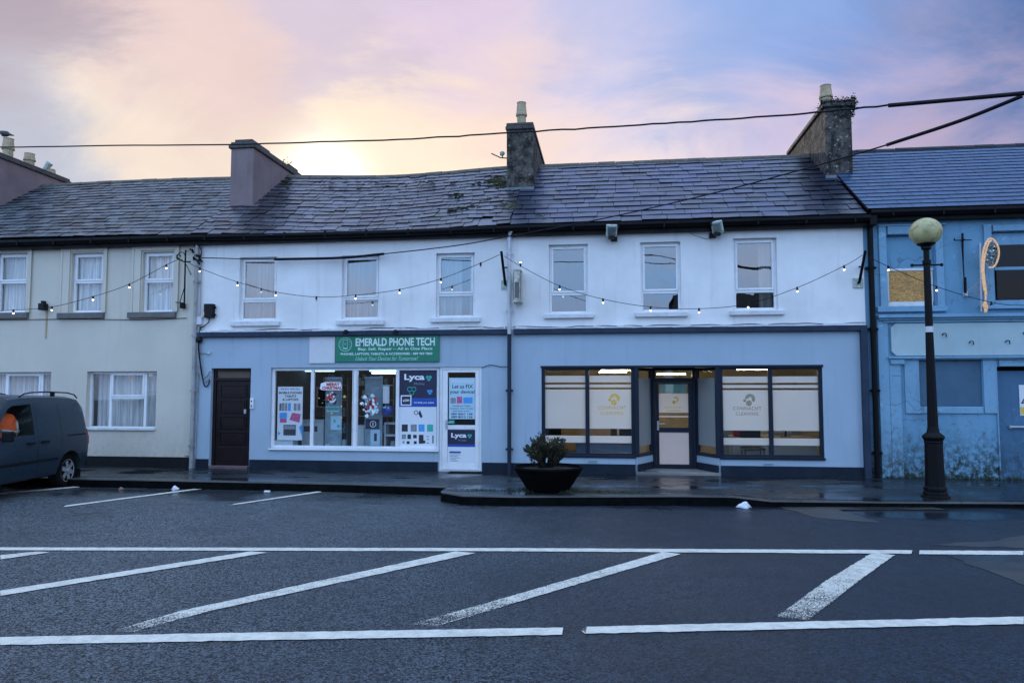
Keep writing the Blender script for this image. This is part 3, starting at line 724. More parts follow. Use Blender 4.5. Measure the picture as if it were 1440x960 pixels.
# bird on the pot
bx, by, bz = yp1.x-.05, yp1.y-.06, F(11,196,yp1.y).z
bird = thing('bird', 'small dark bird facing left on top of the leftmost chimney pot', 'bird', (bx, by, bz))
mb = MB(); mb.ball((bx,by,bz+.12), .085, 14, 10, 1.5, .85, .95); mb.ball((bx-.13,by,bz+.17), .055, 12, 8, 1.1, .9, .95); mb.lathe([(.022,0),(.002,.09)], (bx-.17,by,bz+.165), 8)
k = len(mb.v); 
mb2 = MB(); mb2.ball((0,0,0), .085, 14, 10, 1.5, .85, .95)
MB().tube([(bx+.15,by,bz+.10), (bx+.05,by,bz+.13), (bx-.06,by,bz+.14), (bx-.12,by,bz+.175), (bx-.17,by,bz+.18), (bx-.25,by,bz+.165)], [.02,.075,.085,.055,.045,.006], 12).build('body', M['bird'], bird, smooth=True)
MB().tube([(bx+.08,by,bz+.12), (bx+.26,by,bz+.07)], [.045,.012], 8).build('tail', M['bird'], bird)
for sy in (-.03,.03): MB().tube([(bx,by+sy,bz+.08), (bx,by+sy,bz-.002)], .008, 6).build('leg', M['bird'], bird)

# ================================================================== phone shop house
phone = thing('shop_house', 'terraced house with green shop sign, white upper floor and mossy sagging slate roof', 'house', ((XC+XP)/2, 0, 0))
bz0, bz1 = F(720,470).z, F(720,463).z
w6, w7, w8 = rect(336.5,361.5,388.5,450), rect(480.5,359,533,448.5), rect(613,355.5,667.5,446)
wall('upper_wall', XC+.002, XP, bz1, WTOP, [w6, w7, w8], M['white_wall'], phone)
doorR = rect(295,517.5,351,700); doorR = (doorR[0], doorR[1], -.2, doorR[3])
shopR = rect(380,516.5,617.5,631.5); sdoorR = rect(618,516.5,677,700); sdoorR = (shopR[1]+.001, sdoorR[1], -.2, shopR[3])
wall('lower_wall', XC+.002, XP, -.2, bz1-.001, [doorR, shopR, sdoorR], M['grey_wall'], phone)
MB().box(XC+.13, XP-.08, -.10, -.001, bz0, bz1).build('string_course', M['band'], phone, bevel=.008)
# uneven torn capping of old paper and paint along the band
def capping(parent, x0, x1, z, seed):
    rn = random.Random(seed); mb = MB(); x = x0
    while x < x1:
        l = rn.uniform(.15, .6); h0 = rn.uniform(.01, .05); mb.obox(((x+min(x+l,x1))/2, -.055, z+h0/2+.002), ((min(x+l,x1)-x)/2,0,rn.uniform(-.006,.006)), (0,.045,0), (0,0,h0/2)); x += l
    mb.build('band_capping', M['sill_white'], parent)
capping(phone, XC+.2, XP-.12, bz1, 3)
pl_z = F(450, 647).z
for a, b in ((XC+.14, doorR[0]-.01), (doorR[1]+.02, sdoorR[0]-.02), (sdoorR[1]+.02, XP)): MB().box(a, b, -.03, -.001, -.2, pl_z).build('plinth', M['plinth'], phone)
for r, tr, sl, sp in ((w6, 423.5, (326,452,394.5,458.5), None), (w7, 422.5, (474,450.5,541,457), None), (w8, 419.5, (606,447,676,453), None)):
    wn_ = upvc_window(phone, r, .10, F((300),tr).z, rect(*sl), cur='curtain_dim', curtain_span=(r[0]+.02, r[0]+(r[1]-r[0])*(.80 if r is w6 else .62 if r is w8 else .98)))
    if r is w8: curtain(wn_, r[1]-.16, r[1]-.03, r[2]+.03, r[3]-.03, .26, M['curtain_dim'], 2, .03)
room(phone, XC+.15, XP-.15, .285, 3.5, bz1+.15, WTOP, M['room_dark'], 'upper_room')
shop_room = room(phone, doorR[1]+.35, XP-.15, .285, 4.2, -.05, bz1+.1, M['room_shop'], 'shop_room')
sag_p = lambda x: (-.17*math.sin(math.pi*max(0, min(1, (x-XC)/(XP-XC)))) - .06*(1-(x-XC)/(XP-XC)))*1.0
def sag_roof(x): return -.02
def stain_p(x, d):
    k = abs(x-(XC+1.25)); return max(.85*max(0, 1-k/1.0) if d < 2.6 else .4*max(0, 1-k/1.2), .9*max(0, 1-(XP-x)/.5) if d < 2.0 else 0)
roof_p = roof_unit(phone, XC, XP, M['slate_old'], .25, .34, 23, stain=stain_p, ragged=1.3, gap=.006, jit=.5, sag=lambda x: -.12*math.sin(math.pi*max(0, min(1, (x-XC)/(XP-XC))))**2)
gutter(phone, XC-.05, XP, ZE, sag=lambda x: -.03*math.sin(math.pi*max(0, min(1, (x-XC)/(XP-XC)))))
MB().box(XC+.001, XP, YR*2-YE-.6, YR*2-YE-.3, -.2, WTOP).build('rear_wall', M['brick_far'], phone)
ch1, c1 = chimney(phone, 324, 356, 291, 201, (427,250), M['chim_lilac'], steps=1)
MB().box(c1[0]+.08, c1[1]-.05, c1[2]+.02, c1[2]+1.0, c1[4]+.03, c1[4]+.10).build('capping_slab', M['chim_cap'], ch1, bevel=.02)
xx = P(399, 223, 0, c1[1]-.1); xx.z = c1[4]
mb = MB(); rn = random.Random(5)
for i in range(60): 
    c = V((xx.x+rn.gauss(0,.07), xx.y+rn.gauss(0,.12), c1[4]+.02+abs(rn.gauss(0,.05)))); q = V((rn.uniform(-1,1), rn.uniform(-1,1), rn.uniform(0,1)))*.05; e = V((rn.uniform(-1,1), rn.uniform(-1,1), rn.uniform(-1,1)))*.035
    mb.quad(c, c+q, c+q+e, c+e)
mb.build('chimney_weed', M['moss'], ch1)
pp = P(411, 232, 0, c1[1]-.1); MB().box(pp.x-.25, pp.x+.05, pp.y-.3, pp.y+.3, c1[4]+.02, c1[4]+.13).build('broken_pot_base', M['chim_cap'], ch1, bevel=.02)
ch2, c2 = chimney(phone, 712.5, 749.5, 268, 174, (765,233), M['chim_dark'], flash=True, capd=.03)
px_ = (c2[0]+c2[1])/2
pp = F(733.5, 174, c2[2]+.3); pot(ch2, pp.x, c2[2]+.28, c2[4]+.02, F(733,145,c2[2]+.28).z-c2[4]-.02, .13)

# moss cushions on the old slates
def moss_patch(parent, px, py, w, h, n, seed):
    rn = random.Random(seed); mb = MB(); s = (ZR-ZE)/(YR-YE)
    for i in range(n):
        a, b = px+rn.gauss(0, w/2), py+rn.gauss(0, h/2); d = ray(a, b); t = (ZE+.03+(CAM.y-YE)*s-CAM.z)/(d.z-d.y*s); q = CAM+d*t
        if q.y > YR-.1 or q.y < YE: continue
        r = rn.uniform(.015, .045); mb.ball(q, r, 7, 5, rn.uniform(1.0,2.6), 1.1, .30)
    return mb.build('moss_cushion', M['moss'], parent, smooth=True)
for i, a in enumerate(((704,256,26,9,150), (650,293,26,4,16), (718,290,22,5,110), (640,275,20,4,8), (600,256,60,3,14), (500,258,90,3,14), (755,304,6,3,10), (402,256,8,10,20), (690,282,18,4,16))): moss_patch(roof_p, *a, 90+i)

# brown panelled door
dz1 = F(322, 520).z; x0, x1 = doorR[0]+.0, doorR[1]
mb = MB(); bars(mb, x0, x1, -.02, doorR[3], .07, .09, .16)
zt_ = F(322, 533).z; mb.box(x0+.07, x1-.07, .091, .159, zt_-.035, zt_+.035)
door = mb.build('front_door', M['door_brown'], phone, bevel=.006)
dx0, dx1 = x0+.075, x1-.075; dz0, dzt = .07, zt_-.04
mb = MB(); mb.box(dx0, dx1, .12, .155, dz0, dzt)
np_ = 5; ph_ = (dzt-dz0-.12)/np_
for i in range(np_):
    a = dz0+.08+i*ph_; 
    if i == 0: mb.box(dx0+.06, dx1-.06, .112, .1195, a, a+ph_*.9); continue
    bars(mb, dx0+.09, dx1-.07, a+.03, a+ph_-.04, .03, .098, .1195); mb.box(dx0+.135, dx1-.115, .105, .1195, a+.075, a+ph_-.085)
mb.build('door_leaf', M['door_brown'], door, bevel=.006)
MB().quad((x0+.07,.13,zt_+.035), (x1-.07,.13,zt_+.035), (x1-.07,.13,doorR[3]-.07), (x0+.07,.13,doorR[3]-.07)).build('fanlight', M['glass'], door)
pp = F(345, 578.5, .09); MB().box(pp.x-.025, pp.x+.025, .06, .118, pp.z-.05, pp.z+.05).build('lock', M['metal_bar'], door, bevel=.008)
MB().box(x0+.02, x1-.02, -.06, .08, -.02, .06).build('threshold', M['threshold'], door, bevel=.01)
MB().box(x0+.02, x1-.02, .17, .26, -.02, doorR[3]-.01).build('door_backing', M['room_dark'], door)

# white upvc shopfront
x0, x1, z0, z1 = shopR; m1, m2, m3 = F(437,575).x, F(497.5,575).x, F(557.5,575).x
mb = MB(); y = .06; w = .065
bars(mb, x0, x1, z0, z1, w, y, y+.08, vert=(m1, m2, m3), vw=.075)
mb.box(m2-.06, m2-.045, y-.006, y+.07, z0+.03, z1-.03); mb.box(m2+.045, m2+.06, y-.006, y+.07, z0+.03, z1-.03)
mb.box(x0-.01, x1, -.05, y+.02, z0-.03, z0-.002)
sf = mb.build('shop_window', M['upvc'], phone, bevel=.006)
edges = [x0+w, m1, m2, m3, x1-w]
for a, b in zip(edges, edges[1:]): MB().quad((a,y+.04,z0+w), (b,y+.04,z0+w), (b,y+.04,z1-w), (a,y+.04,z1-w)).build('pane', M['glass_shop'], sf)
SY = y+.035                                  # just outside the glass
# white shop door
x0d, x1d, _, z1d = sdoorR
mb = MB(); bars(mb, x0d+.0, x1d, -.02, z1d, .055, .03, .11)
sd = mb.build('shop_door', M['upvc'], phone, bevel=.006)
lx0, lx1, lz0, lz1 = x0d+.06, x1d-.06, .045, z1d-.06
gz0, gz1 = F(650, 597.5, .05).z, F(650, 523.5, .05).z; pz0, pz1 = F(650, 651, .05).z, F(650, 603.5, .05).z
gx0, gx1 = F(629.5, 570, .05).x, F(668.5, 570, .05).x
mb = MB(); mb.box(lx0, gx0, .036, .10, lz0, lz1); mb.box(gx1, lx1, .036, .10, lz0, lz1)
mb.box(gx0, gx1, .036, .10, gz1, lz1); mb.box(gx0, gx1, .036, .10, pz1, gz0); mb.box(gx0, gx1, .036, .10, lz0, pz0); mb.box(gx0, gx1, .055, .09, pz0, pz1)
mb.build('door_leaf', M['upvc'], sd, bevel=.005)
MB().quad((gx0,.07,gz0), (gx1,.07,gz0), (gx1,.07,gz1), (gx0,.07,gz1)).build('pane', M['glass_shop'], sd)
pp = F(628, 594, .03); mb = MB(); mb.box(pp.x-.02, pp.x+.02, .015, .035, pp.z-.13, pp.z+.06); mb.tube([(pp.x,.015,pp.z), (pp.x,-.03,pp.z), (pp.x+.12,-.03,pp.z)], .011, 8); mb.build('handle', M['metal_bar'], sd)
pp = F(635, 593, .06); MB().box(pp.x-.06, pp.x+.06, .062, .069, pp.z-.035, pp.z+.035).build('sticker', M['teal_print'], sd)
MB().box(x0d+.02, x1d-.02, -.03, .028, -.02, .03).build('threshold', M['metal_bar'], sd)

# ================================================================== posters, sign and shop contents (phone shop)
def plate(parent, px0, py0, px1, py1, y, mat, name, t=.004, org=None):
    x0, x1, z0, z1 = rect(px0, py0, px1, py1, y); mb = MB().box(x0, x1, y-t, y, z0, z1)
    return mb.build(name, mat, parent)
# green sign
sg = rect(471.5,472,617.5,508.5,-.05); sign = thing('shop_sign', 'green phone shop sign with white lettering under the dark band', 'sign', ((sg[0]+sg[1])/2, -.02, sg[2]))
MB().box(sg[0], sg[1], -.05, -.002, sg[2], sg[3]).build('board', M['green'], sign, bevel=.004)
TY = -.0525
ptext('EMERALD PHONE TECH', 500,474.8,611.5,486.3, TY, bold=.03).build('lettering', M['sign_text'], sign)
ptext('Buy. Sell. Repair \u2013 All in One Place', 503.5,488.2,608,493.2, TY, bold=.02).build('lettering', M['sign_text'], sign)
ptext('PHONES, LAPTOPS, TABLETS, & ACCESSORIES - 089 969 7860', 479,495.6,608,499.4, TY, bold=.025).build('lettering', M['sign_text'], sign)
ptext('Unlock Your Devices for Tomorrow!', 500,501,588,506.8, TY, shear=.45, bold=.004).build('lettering', M['sign_pale'], sign)
lc = F(485.5, 484.2, TY); lr = .155
mb = MB()
def ringpts(c, r, n=28): return [V((c.x+r*math.cos(2*math.pi*i/n), c.y, c.z+r*math.sin(2*math.pi*i/n))) for i in range(n+1)]
def flat_ring(mb, c, r0, r1, n=28, a0=0, a1=2*math.pi):
    for i in range(n):
        a, b = a0+(a1-a0)*i/n, a0+(a1-a0)*(i+1)/n; f = lambda r, t: V((c.x+r*math.cos(t), c.y, c.z+r*math.sin(t)))
        mb.quad(f(r0,a), f(r1,a), f(r1,b), f(r0,b))
def flat_rect(mb, cx, cz, w, h, y): mb.quad((cx-w/2,y,cz-h/2), (cx+w/2,y,cz-h/2), (cx+w/2,y,cz+h/2), (cx-w/2,y,cz+h/2))
flat_ring(mb, lc, lr-.014, lr)
y = TY
for a, b, c, d in ((-.052,0,.012,.2), (.052,0,.012,.2), (0,.1,.116,.014), (0,-.09,.116,.035)): flat_rect(mb, lc.x+a, lc.z+b, c, d, y)
for a, b in ((-.10,.05), (-.105,0), (-.10,-.05), (.10,.05), (.105,0), (.10,-.05)): flat_rect(mb, lc.x+a, lc.z+b, .022, .012, y)
flat_ring(mb, V((lc.x,y,lc.z+.01)), .012, .022, 12, math.pi*.15, math.pi*1.7)
mb.build('emblem', M['sign_pale'], sign)
bp = rect(435,473.5,471,510.5,-.03); o = MB().box(bp[0], bp[1]-.003, -.03, -.002, bp[2], bp[3]).build('blank_panel', M['blank']); tag(o, 'blank white panel left of the green shop sign', 'panel')
for i, px in enumerate((491, 560)):
    p0 = F(px, 468, -.10); t = thing('sign_lamp', ('small black lamp over the logo end of the green sign', 'small black lamp above the middle of the green sign')[i], 'lamp', p0, 'lamps above the green sign')
    MB().tube([p0+V((0,0,.02)), p0+V((0,-.16,.05)), p0+V((0,-.24,.02))], .012, 8).build('arm', M['black'], t)
    MB().lathe([(.02,.05), (.055,.0), (.06,-.05), (.05,-.05)], p0+V((0,-.24,0)), 12).build('lamp_head', M['black'], t)

# poster 1: standing poster for phones, tablets and laptops (inside the first pane)
IY = .115
t = thing('poster', 'white standing poster of mobile phones, tablets and laptops in the first pane', 'poster', F(408, 620, IY), 'posters in the phone shop windows')
plate(t, 390.5,543.5,425.5,618.5, IY, M['paper'], 'sheet', .008); y = IY-.0095
ptext('WE BUY AND SELL', 394.5,545.6,422,547.8, y, bold=.02).build('lettering', M['royal'], t)
ptext('MOBILE PHONES', 392.5,550.4,424.5,553.6, y, bold=.03).build('lettering', M['ink'], t)
ptext('TABLETS', 400.5,555.2,416.5,558.4, y, bold=.03).build('lettering', M['ink'], t)
ptext('& LAPTOPS', 397.5,560,419.5,563.2, y, bold=.03).build('lettering', M['ink'], t)
mb = MB(); mb2 = MB(); mb3 = MB(); mb4 = MB()
def pq(mb, px0, py0, px1, py1, y): a, b, c, d = rect(px0, py0, px1, py1, y); mb.quad((a,y,c), (b,y,c), (b,y,d), (a,y,d))
pq(mb, 393,567,395,577.5, y); pq(mb2, 395.5,566.5,400,577.5, y); pq(mb2, 400.6,566.5,404,577.5, y); pq(mb3, 405,566.5,409,577.5, y); pq(mb2, 413,567,417,577, y); pq(mb, 418.5,567,419.6,577, y); pq(mb2, 420,567,422.5,577, y)
pq(mb3, 393,580,403.5,588, y); pq(mb4, 393.5,588.2,403,594, y)
a = F(407,590,y); b = F(421,594,y); c_ = F(423,582,y); d_ = F(411,580,y); mb4.quad(a,b,c_,d_)
pq(mb, 398.5,597,416,612, y); pq(mb2, 399.3,598,415.3,603.5, y-.001)
mb.build('phone_pictures', M['ink'], t); mb2.build('phone_pictures', M['grey_print'], t); mb3.build('tablet_pictures', M['sky_print'], t); mb4.build('tablet_pictures', M['pink_print'], t)
mb = MB(); mb.add([F(420.5,600,y), F(425.3,596,y), F(425.3,617,y)], [(0,2,1)]); mb.add([F(391,606,y), F(394.5,609,y), F(391,612,y)], [(0,2,1)]); mb.build('corner_triangles', M['sky_print'], t)
MB().box(F(390,0,IY).x+.03, F(425,0,IY).x-.03, IY+.02, IY+.3, F(408,629,IY).z-.03, F(408,619,IY).z).build('stand', M['counter'], t)

# poster 2: mobile network poster covering the fourth pane
t = thing('poster', 'tall navy and white poster with cloverleaf logo filling the fourth pane', 'poster', F(587, 627, SY), 'posters in the phone shop windows')
plate(t, 560.2,519.2,614,628, SY, M['paper'], 'sheet', .003); y = SY-.0045
mb = MB(); pq(mb, 560.2,519.2,614,559.5, y); mb.build('navy_field', M['navy'], t)
mb = MB(); pq(mb, 560.2,559.5,614,571.8, y); mb.build('blue_band', M['royal'], t)
y -= .0015
ptext('Lyca', 568.5,525.5,597,536.5, y, bold=.035).build('lettering', M['white_print'], t)
ptext('Mobile', 582,537.5,597,541, y, shear=.2).build('lettering', M['grey_print'], t)
ptext('Our family, your updates', 582,564.6,610,567.4, y, bold=.02).build('lettering', M['white_print'], t)
def clover(mb, px, py, r, y, ring=False):
    c = F(px, py, y)
    for a, b in ((-.55,.35), (.55,.35), (0,-.5)):
        q = V((c.x+a*r, y, c.z+b*r)); flat_ring(mb, q, r*.5 if ring else 0.0001, r*.66, 16)
mb = MB(); clover(mb, 603, 531.5, .055, y); mb.build('cloverleaf', M['teal_print'], t)
mb = MB(); clover(mb, 579, 549, .085, y, True); mb.build('cloverleaf_outline', M['teal_print'], t)
mb = MB(); pq(mb, 563.5,555.5,578.5,570, y-.001); mb.build('chip_border', M['white_print'], t)
mb = MB(); pq(mb, 565,557,577,568.5, y-.002); mb.build('chip_field', M['navy'], t)
ptext('eSIM', 566.5,561,575.5,564.5, y-.003, bold=.02).build('lettering', M['white_print'], t)
mb = MB(); clover(mb, 604.5, 551, .05, y); mb.build('blue_motif', M['sky_print'], t)
y = SY-.0045
mb = MB(); mb2 = MB(); mb3 = MB(); mb4 = MB()
for px, m_ in ((565,mb), (577.5,mb4), (588.5,mb3), (600.5,mb2)): pq(m_, px, 596.5, px+8.5, 606.5, y)
for px, py, w, h, m_ in ((565,610.5,6,6.5,mb4), (573,610.5,5,6.5,mb), (581,611,5,5,mb), (589,611,6.5,12.5,mb), (600,613,3,1,mb), (600,617,3,1,mb), (600,622,3,1,mb), (608,612,1.6,11,mb), (566,620,3,3,mb4), (572,620,4,4,mb), (582,620,4,4,mb), (595,619,3,4,mb)): pq(m_, px, py, px+w, py+h, y)
c = F(585,580,y); flat_ring(mb, c, .035, .05, 16); mb.quad(c+V((.05,0,-.02)), c+V((.11,0,-.12)), c+V((.15,0,-.09)), c+V((.09,0,.06)))
mb.build('accessory_pictures', M['ink'], t); mb2.build('accessory_pictures', M['teal_print'], t); mb3.build('accessory_pictures', M['sky_print'], t); mb4.build('accessory_pictures', M['grey_print'], t)

# poster 3: repair poster in the door glass
t = thing('poster', 'pale blue repair poster in the glass of the white shop door', 'poster', F(650, 592, .062), 'posters in the phone shop windows')
plate(t, 631.5,531,668,589, .064, M['paper_blue'], 'sheet', .003); y = .0595
ptext('Attention', 634,532.5,666.5,537.8, y, bold=.01).build('lettering', M['paper'], t)
ptext('Let us FIX', 636,540.5,665,545.8, y, bold=.015).build('lettering', M['ink'], t)
ptext('your device!', 632.5,548,667.5,554.6, y, bold=.015).build('lettering', M['ink'], t)
ptext('Smartphones, Tablets,', 636,569.6,662,571.8, y, bold=.02).build('lettering', M['ink'], t)
ptext('Computers, Game Consoles', 632.5,573.2,665.5,575.4, y, bold=.02).build('lettering', M['ink'], t)
ptext('and much more', 637,576.8,660,578.6, y, bold=.02).build('lettering', M['ink'], t)
ptext('089 8067 148', 634.5,580.4,664.5,583.4, y, bold=.02).build('lettering', M['ink'], t)
ptext('089 8010 126', 634.5,584.6,664.5,587.6, y, bold=.02).build('lettering', M['ink'], t)
mb = MB(); mb2 = MB(); mb3 = MB()
pq(mb, 633.5,559,641,567, y); pq(mb2, 642.5,557.5,650,567, y); pq(mb3, 651.5,558.5,664.5,567, y)
mb.build('device_pictures', M['grey_print'], t); mb2.build('device_pictures', M['pink_print'], t); mb3.build('device_pictures', M['sky_print'], t)

# poster 4: lower half of the door
t = thing('poster', 'navy and white network poster on the lower panel of the white shop door', 'poster', F(650, 651, .052), 'posters in the phone shop windows')
plate(t, 629.5,604,668,650.5, .0535, M['paper'], 'sheet', .003); y = .049
mb = MB(); pq(mb, 629.5,604,668,624.5, y); mb.build('navy_field', M['navy'], t)
mb = MB(); pq(mb, 629.5,624.5,668,628, y); mb.build('blue_band', M['royal'], t)
y -= .0015
ptext('Lyca', 634.5,608.5,656,616.8, y, bold=.035).build('lettering', M['white_print'], t)
ptext('Mobile', 644.5,617.5,655.5,620, y).build('lettering', M['grey_print'], t)
mb = MB(); clover(mb, 660.5, 612.8, .04, y); mb.build('cloverleaf', M['teal_print'], t)
mb = MB(); pq(mb, 632,634.3,648,636.8, y); mb.build('heading_bar', M['royal'], t)
mb = MB()
for k in range(5): pq(mb, 632.5, 638.6+k*2.2, 632.5+(15, 11, 14, 9, 12)[k], 639.3+k*2.2, y)
mb.build('small_print', M['grey_print'], t)

# things standing inside the phone shop
def inbox(name, label, cat, px0, py0, px1, py1, y0, y1, mat, group=None, detail=None):
    x0, x1, z0, z1 = rect(px0, py0, px1, py1, y0)
    t = thing(name, label, cat, ((x0+x1)/2, y0, z0), group)
    MB().box(x0, x1, y0, y1, z0, z1-.04).build('carcass', mat, t, bevel=.006)
    MB().box(x0-.02, x1+.02, y0-.02, y1+.02, z1-.04, z1).build('worktop', mat, t, bevel=.006)
    return t, (x0, x1, z0, z1)
c_, b_ = inbox('counter', 'white shop counter behind the first and second panes', 'counter', 424,590,455,634, .55, 1.0, M['counter'])
MB().box(b_[0]+.05, b_[1]-.15, .545, .549, b_[2]+(b_[3]-b_[2])*.62, b_[2]+(b_[3]-b_[2])*.80).build('opening', M['ink'], c_)
inbox('display_cabinet', 'low pale cabinet at the left of the third pane', 'cabinet', 499,598,512,634, .5, .9, M['counter'])
t = thing('shelf_unit', 'white open shelves at the right of the third pane', 'shelf', F(548,634,.5))
x0, x1, z0, z1 = rect(540,594,562,634,.5)
mb = MB(); bars(mb, x0, x1, z0, z1, .04, .5, .8, horz=((z0*.45+z1*.55),)); mb.build('frame', M['counter'], t); MB().box(x0, x1, .801, .82, z0, z1).build('back_panel', M['ink'], t)
MB().box(x0+.14, x0+.24, .55, .7, z0+.045, z0+.22).build('boxed_goods', M['grey_print'], t)
# two roll-up banners
for i, (a, b, top, lab) in enumerate(((457.5,481,531,'pale roll-up banner behind the second pane'), (513,538,530.5,'pale roll-up banner behind the third pane'))):
    t = thing('rollup_banner', lab, 'banner', F((a+b)/2, 632, .42), 'roll-up banners in the phone shop')
    plate(t, a, top+1, b, 629, .42, M['clear_banner'], 'banner_sheet', .006); plate(t, a-.5, top-.8, b+.5, top+1, .425, M['metal_bar'], 'top_rail', .02); plate(t, a-.5, 629, b+.5, 633, .46, M['metal_bar'], 'base', .09)
    y = .412
    mb = MB(); 
    if i == 0: pq(mb, 459,571,477,579, y); pq(mb, 465,584.5,480,604, y)
    else: pq(mb, 521,604,534,626, y)
    mb.build('printed_panel', M['paper_blue'], t)
    mb = MB()
    if i == 0: pq(mb, 459.5,572.5,476.5,577, y-.001); pq(mb, 469,590,472,594, y-.001); pq(mb, 474,597,478,601, y-.001)
    else: pq(mb, 514,589,533.5,603, y); pq(mb, 526,609,530,620, y-.001)
    mb.build('printed_shape', M['navy'] if i else M['teal_print'], t)
    if i: mb = MB(); c = F(524.5,596,y-.002); flat_ring(mb, c, .06, .075, 20); flat_rect(mb, c.x, c.z, .02, .08, c.y); mb.build('round_emblem', M['white_print'], t)
for lab, pa, pb, yy, sd4 in (('stocked wall shelves far behind the first pane', 386, 436, 3.2, 1), ('stocked wall shelves far behind the second pane', 441, 492, 3.6, 2), ('stocked wall shelves far behind the third pane', 503, 556, 3.4, 3)):
    xa, xb = F(pa, 560, yy).x, F(pb, 560, yy).x; rn = random.Random(sd4); t = thing('wall_shelves', lab, 'shelf', ((xa+xb)/2, yy, .1), 'shelves at the back of the phone shop')
    f = MB(); zz = [.1, .62, 1.06, 1.48, 1.88]
    for z in zz: f.box(xa, xb, yy-.22, yy, z, z+.025)
    f.box(xa-.02, xa, yy-.22, yy, .05, 2.1); f.box(xb, xb+.02, yy-.22, yy, .05, 2.1); f.build('frame', M['counter'], t)
    for k, m_ in enumerate(('paper', 'paper_blue', 'grey_print', 'ink', 'sky_print')):
        g = MB()
        for z in zz:
            x = xa+.03+.02*k
            while x < xb-.1:
                w = rn.uniform(.05,.11); 
                if rn.random() < .22: g.box(x, x+w*.85, yy-.20+.006*k, yy-.06, z+.0255, z+.0255+rn.uniform(.10,.30))
                x += w+.012
        g.build('stock', M[m_], t)
# window stickers
GY = SY+.006
def star(mb, c, r):
    pts = [V((c.x+(r if k % 2 == 0 else r*.45)*math.sin(math.pi*k/5), c.y, c.z+(r if k % 2 == 0 else r*.45)*math.cos(math.pi*k/5))) for k in range(10)]
    mb.add(pts, [tuple(range(9,-1,-1))])
for px, py, r, lab in ((484.5,557.5,.048,'large gold star sticker at the right of the second pane'), (448.5,559.5,.022,'small gold star sticker at the left of the second pane'), (453.5,566.5,.016,'tiny gold star sticker below the small left star'), (480,571,.030,'gold star sticker over the right edge of the banner'), (466.5,581,.034,'gold star sticker in the middle of the banner'), (480,587,.034,'gold star sticker right of the lower banner panel')):
    mb = MB(); star(mb, F(px, py, SY), r); o = mb.build('star_sticker', M['yellow_print']); tag(o, lab, 'sticker', 'gold star stickers on the second pane'); base_origin(o, F(px, py, SY))
t = thing('window_sticker', 'red and white christmas greeting sticker high on the second pane', 'sticker', F(468, 549, SY))
ptext('MERRY', 459,538,478,542.5, SY, bold=.05).build('lettering', M['red_print'], t); ptext('CHRISTMAS', 453,543,480,547.5, SY, bold=.05).build('lettering', M['red_print'], t)
mb = MB(); x0, x1, z0, z1 = rect(450,537,481,548.3,SY+.002); mb.prism([(x0,z0+.03),(x0+.05,z0),(x1-.02,z0),(x1,z0+.06),(x1-.04,z1),(x0+.12,z1),(x0+.02,z1-.03)], SY+.002, SY+.004); mb.build('backing', M['white_print'], t)
def collage(t, px0, py0, px1, py1, seed, n, mats):
    rn = random.Random(seed); mbs = [MB() for _ in mats]
    for i in range(n):
        k = rn.choice(range(len(mats))); u, v = rn.gauss(.5,.2), rn.gauss(.5,.2)
        c = F(px0+(px1-px0)*min(1,max(0,u)), py0+(py1-py0)*min(1,max(0,v)), SY-.001*(i % 7)); r = rn.uniform(.018,.05); m = 7
        vs = [V((c.x+r*math.cos(2*math.pi*q/m)*rn.uniform(.5,1.3), c.y, c.z+r*math.sin(2*math.pi*q/m)*rn.uniform(.5,1.3))) for q in range(m)]
        mbs[k].add(vs, [tuple(range(m))])
    for mb, (nm_, m_) in zip(mbs, mats): mb.build(nm_, m_, t)
t = thing('window_sticker', 'red and white winter figures sticker below the greeting on the second pane', 'sticker', F(466, 566, SY))
collage(t, 458, 550, 474, 568, 3, 46, (('red_print', M['red_print']), ('white_print', M['white_print']), ('dark_print', M['navy']), ('white_print', M['paper'])))
t = thing('window_sticker', 'large red and white snowy sticker on the third pane', 'sticker', F(520, 583, SY))
collage(t, 508, 552, 534, 584, 8, 90, (('red_print', M['red_print']), ('white_print', M['white_print']), ('dark_print', M['ink']), ('pale_print', M['clear_banner']), ('blue_print', M['paper_blue'])))
# blue balloon
bc = F(545, 577, .40); t = thing('balloon', 'shiny blue foil balloon near the right edge of the third pane', 'balloon', bc-V((0,0,.22)))
MB().ball(bc, .13, 18, 12, 1.05, .6, 1.0).build('envelope', M['balloon'], t, smooth=True); MB().tube([bc-V((0,0,.13)), bc-V((0,0,.5))], .004, 6).build('string', M['grey_cable'], t)
mb = MB(); mb.quad(*[bc+V(q) for q in ((-.07,-.085,.05),(-.02,-.085,.05),(-.02,-.08,.09),(-.07,-.08,.09))]); mb.quad(*[bc+V(q) for q in ((.02,-.085,.05),(.06,-.085,.05),(.06,-.08,.08),(.02,-.08,.08))]); mb.build('pale_patch', M['paper_blue'], t)
t = thing('hanging_leaflet', 'long pale leaflet hanging right of the banner in the third pane', 'leaflet', F(542, 568, .35)); plate(t, 538.5,541,547.5,567, .35, M['paper'], 'sheet', .004); plate(t, 538.5,541,547.5,543, .345, M['metal_bar'], 'clip', .006)
MB().box(F(380,600).x, F(620,600).x, .30, 1.4, F(500,634,.3).z-.06, F(500,634,.3).z).build('window_shelf', M['counter'], phone)
mb = MB(); 
for i, px in enumerate((461, 468, 484, 487)):
    p0 = F(px, 633, .36); h = (.14,.08,.24,.10)[i]
    o = MB().box(p0.x-.045, p0.x+.045, .33, .42, p0.z, p0.z+h).build('product_box', M[('counter','paper','clear_banner','paper')[i]], None, bevel=.004)
    tag(o, ('small upright box on the window shelf under the banner', 'low white box beside the upright one on the window shelf', 'tall dim box at the right end of the second pane', 'low white box in front of the tall dim box')[i], 'box', 'small boxes on the phone shop window shelf'); base_origin(o, (p0.x, .375, p0.z))
